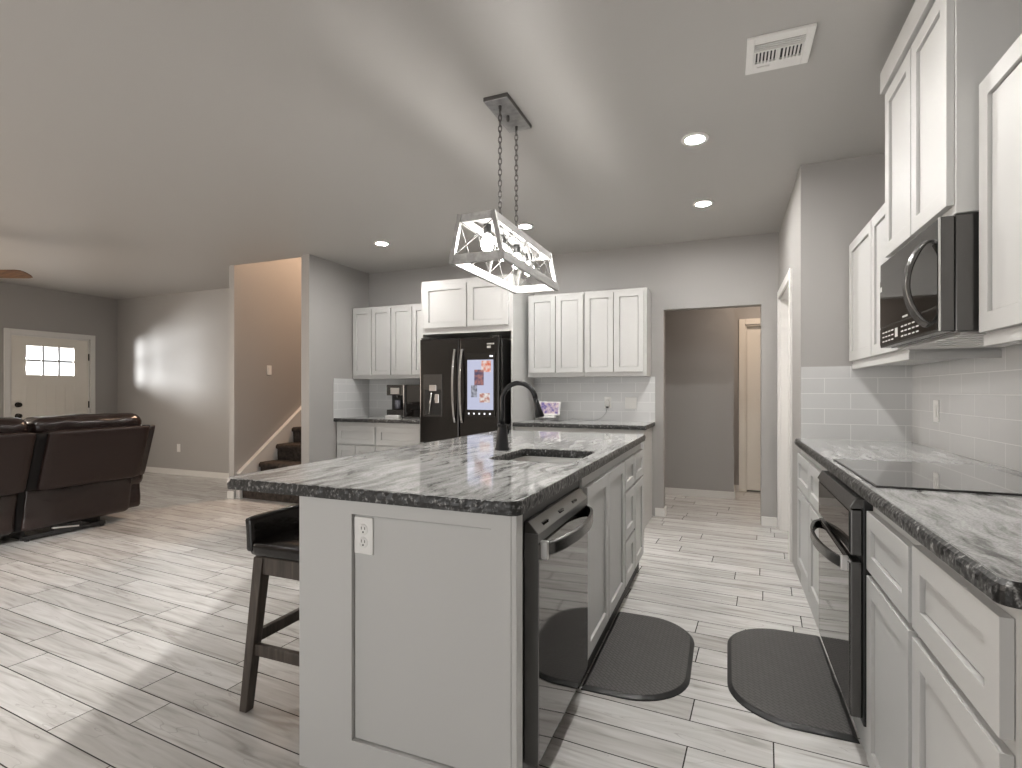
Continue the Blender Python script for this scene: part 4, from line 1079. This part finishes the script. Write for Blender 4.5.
for a, b2, z in (((-1,-1),(1,-1),0.235), ((-1,1),(1,1),0.235), ((-1,-1),(-1,1),0.275), ((1,-1),(1,1),0.20)):
    MB().bar(leg_pt(*a, z), leg_pt(*b2, z), 0.022, 0.044).build('stretcher', M['stool'], bs_, bevel=0.003)

# ================================================================== FLOOR MATS
def floor_mat(label, x0, x1, y0, y1, corners):
    r = thing('floor_mat', label, 'floor mat', ((x0 + x1) / 2, (y0 + y1) / 2, 0), 'kitchen floor mats')
    m_ = MB(); bm = m_.bm
    def rr(o, z, rad): return [bm.verts.new((*p, z)) for p in rrect(x0 + o, x1 - o, y0 + o, y1 - o, rad, corners, 14)]
    a = rr(0, 0.0005, 0.24); b2 = rr(0.002, 0.006, 0.238); c2 = rr(0.016, 0.016, 0.224)
    for A, B in ((a, b2), (b2, c2)):
        for i in range(len(A)): bm.faces.new((A[i], A[(i + 1) % len(A)], B[(i + 1) % len(A)], B[i]))
    bm.faces.new(c2)
    o = m_.build('border', M['matedge'], r, smooth=False)
    m_ = MB(); m_.prism(rrect(x0 + 0.018, x1 - 0.018, y0 + 0.018, y1 - 0.018, 0.222, corners, 14), 2, 0.0158, 0.0172)
    m_.build('woven_top', M['mat'], r)
floor_mat('charcoal woven anti-fatigue mat with rounded corners by the sink cabinet', -0.555, -0.145, 2.11, 2.92, '0110')
floor_mat('charcoal woven anti-fatigue mat with rounded corners in front of the oven', 0.0, 0.425, 2.15, 3.00, '1001')

# ================================================================== SOFA
sf = thing('sofa', 'dark brown leather reclining sofa seen from behind, facing the front door', 'sofa', (-5.7, 2.1, 0))
LE, LB = M['leather'], M['leather_back']
seats = [(2.43, 3.27), (1.565, 2.405), (0.70, 1.54)]
for (y0, y1) in seats:
    MB().soft(-5.235, -5.05, y0 + 0.045, y1 - 0.012, 0.425, 0.905, 0.03, shear=0.34, amp=0.003, freq=5, cuts=12).build('back_panel', LB, sf, smooth=True)
    MB().soft(-5.29, -5.02, y0 + 0.002, y1 + 0.012, 0.83, 1.01, 0.075, amp=0.011, freq=7, cuts=20, puff=0.01, shear=0.1).build('head_pillow', LE, sf, smooth=True)
    MB().soft(-5.31, -5.20, y0 + 0.015, y1 - 0.005, 0.09, 0.44, 0.035, shear=0.12, amp=0.012, freq=5, cuts=20).build('rear_skirt', LE, sf, smooth=True)
    MB().soft(-5.45, -5.24, y0 + 0.035, y1 - 0.005, 0.40, 0.90, 0.08, shear=0.25, amp=0.006, cuts=12).build('back_cushion', LE, sf, smooth=True)
    MB().soft(-5.32, -5.085, y0 - 0.03, y0 + 0.06, 0.43, 0.89, 0.012, shear=0.34, cuts=6).build('gap_shade_strip', M['gap'], sf, smooth=True)  # dark strip filling the seat gap, standing in for its shade
    MB().soft(-5.34, -5.225, y0 - 0.03, y0 + 0.05, 0.10, 0.46, 0.012, shear=0.12, cuts=6).build('gap_shade_strip', M['gap'], sf, smooth=True)
    MB().soft(-6.10, -5.36, y0, y1, 0.25, 0.50, 0.07, amp=0.006, cuts=12).build('seat_cushion', LE, sf, smooth=True)
    MB().soft(-6.14, -6.04, y0, y1, 0.08, 0.42, 0.03, amp=0.004, cuts=8).build('footrest', LE, sf, smooth=True)
for (y0, y1) in ((3.272, 3.345), (0.615, 0.69)):
    MB().soft(-5.24, -5.11, y0, y1, 0.43, 0.905, 0.02, shear=0.34, cuts=8).build('back_wing', LE, sf, smooth=True)
for (y0, y1) in ((3.2, 3.43), (0.56, 0.795)):
    MB().soft(-6.12, -5.24, y0 + 0.02, y1 - 0.03, 0.10, 0.50, 0.04, amp=0.006, cuts=12).build('arm', LE, sf, smooth=True)
    MB().soft(-6.14, -5.205, y0, y1, 0.30, 0.50, 0.09, amp=0.006, cuts=14).build('arm_roll', LE, sf, smooth=True)
MB().box(-6.05, -5.26, 0.70, 3.26, 0.09, 0.16).build('frame', M['black'], sf)
for (y0, y1) in seats:
    m_ = MB(); m_.bar((-5.25, y0 + 0.02, 0.03), (-5.25, y1 - 0.20, 0.03), 0.03, 0.03); m_.bar((-5.95, y0 + 0.02, 0.03), (-5.95, y1 - 0.2, 0.03), 0.03, 0.03)
    for y in (y0 + 0.06, y1 - 0.22): m_.bar((-5.25, y, 0.03), (-5.95, y, 0.03), 0.03, 0.03); m_.box(-5.9, -5.3, y - 0.012, y + 0.012, 0.04, 0.10)
    for y in (y0 + 0.06, y1 - 0.22): m_.box(-5.262, -5.238, y - 0.012, y + 0.012, 0, 0.02); m_.box(-5.962, -5.938, y - 0.012, y + 0.012, 0, 0.02)
    m_.box(-5.28, -5.23, y0 + 0.24, y0 + 0.44, 0.03, 0.085)
    m_.build('recliner_mechanism', M['black'], sf)
    MB().bar((-5.225, y0 + 0.22, 0.075), (-5.225, y0 + 0.42, 0.05), 0.012, 0.012).build('spring', M['steel'], sf)
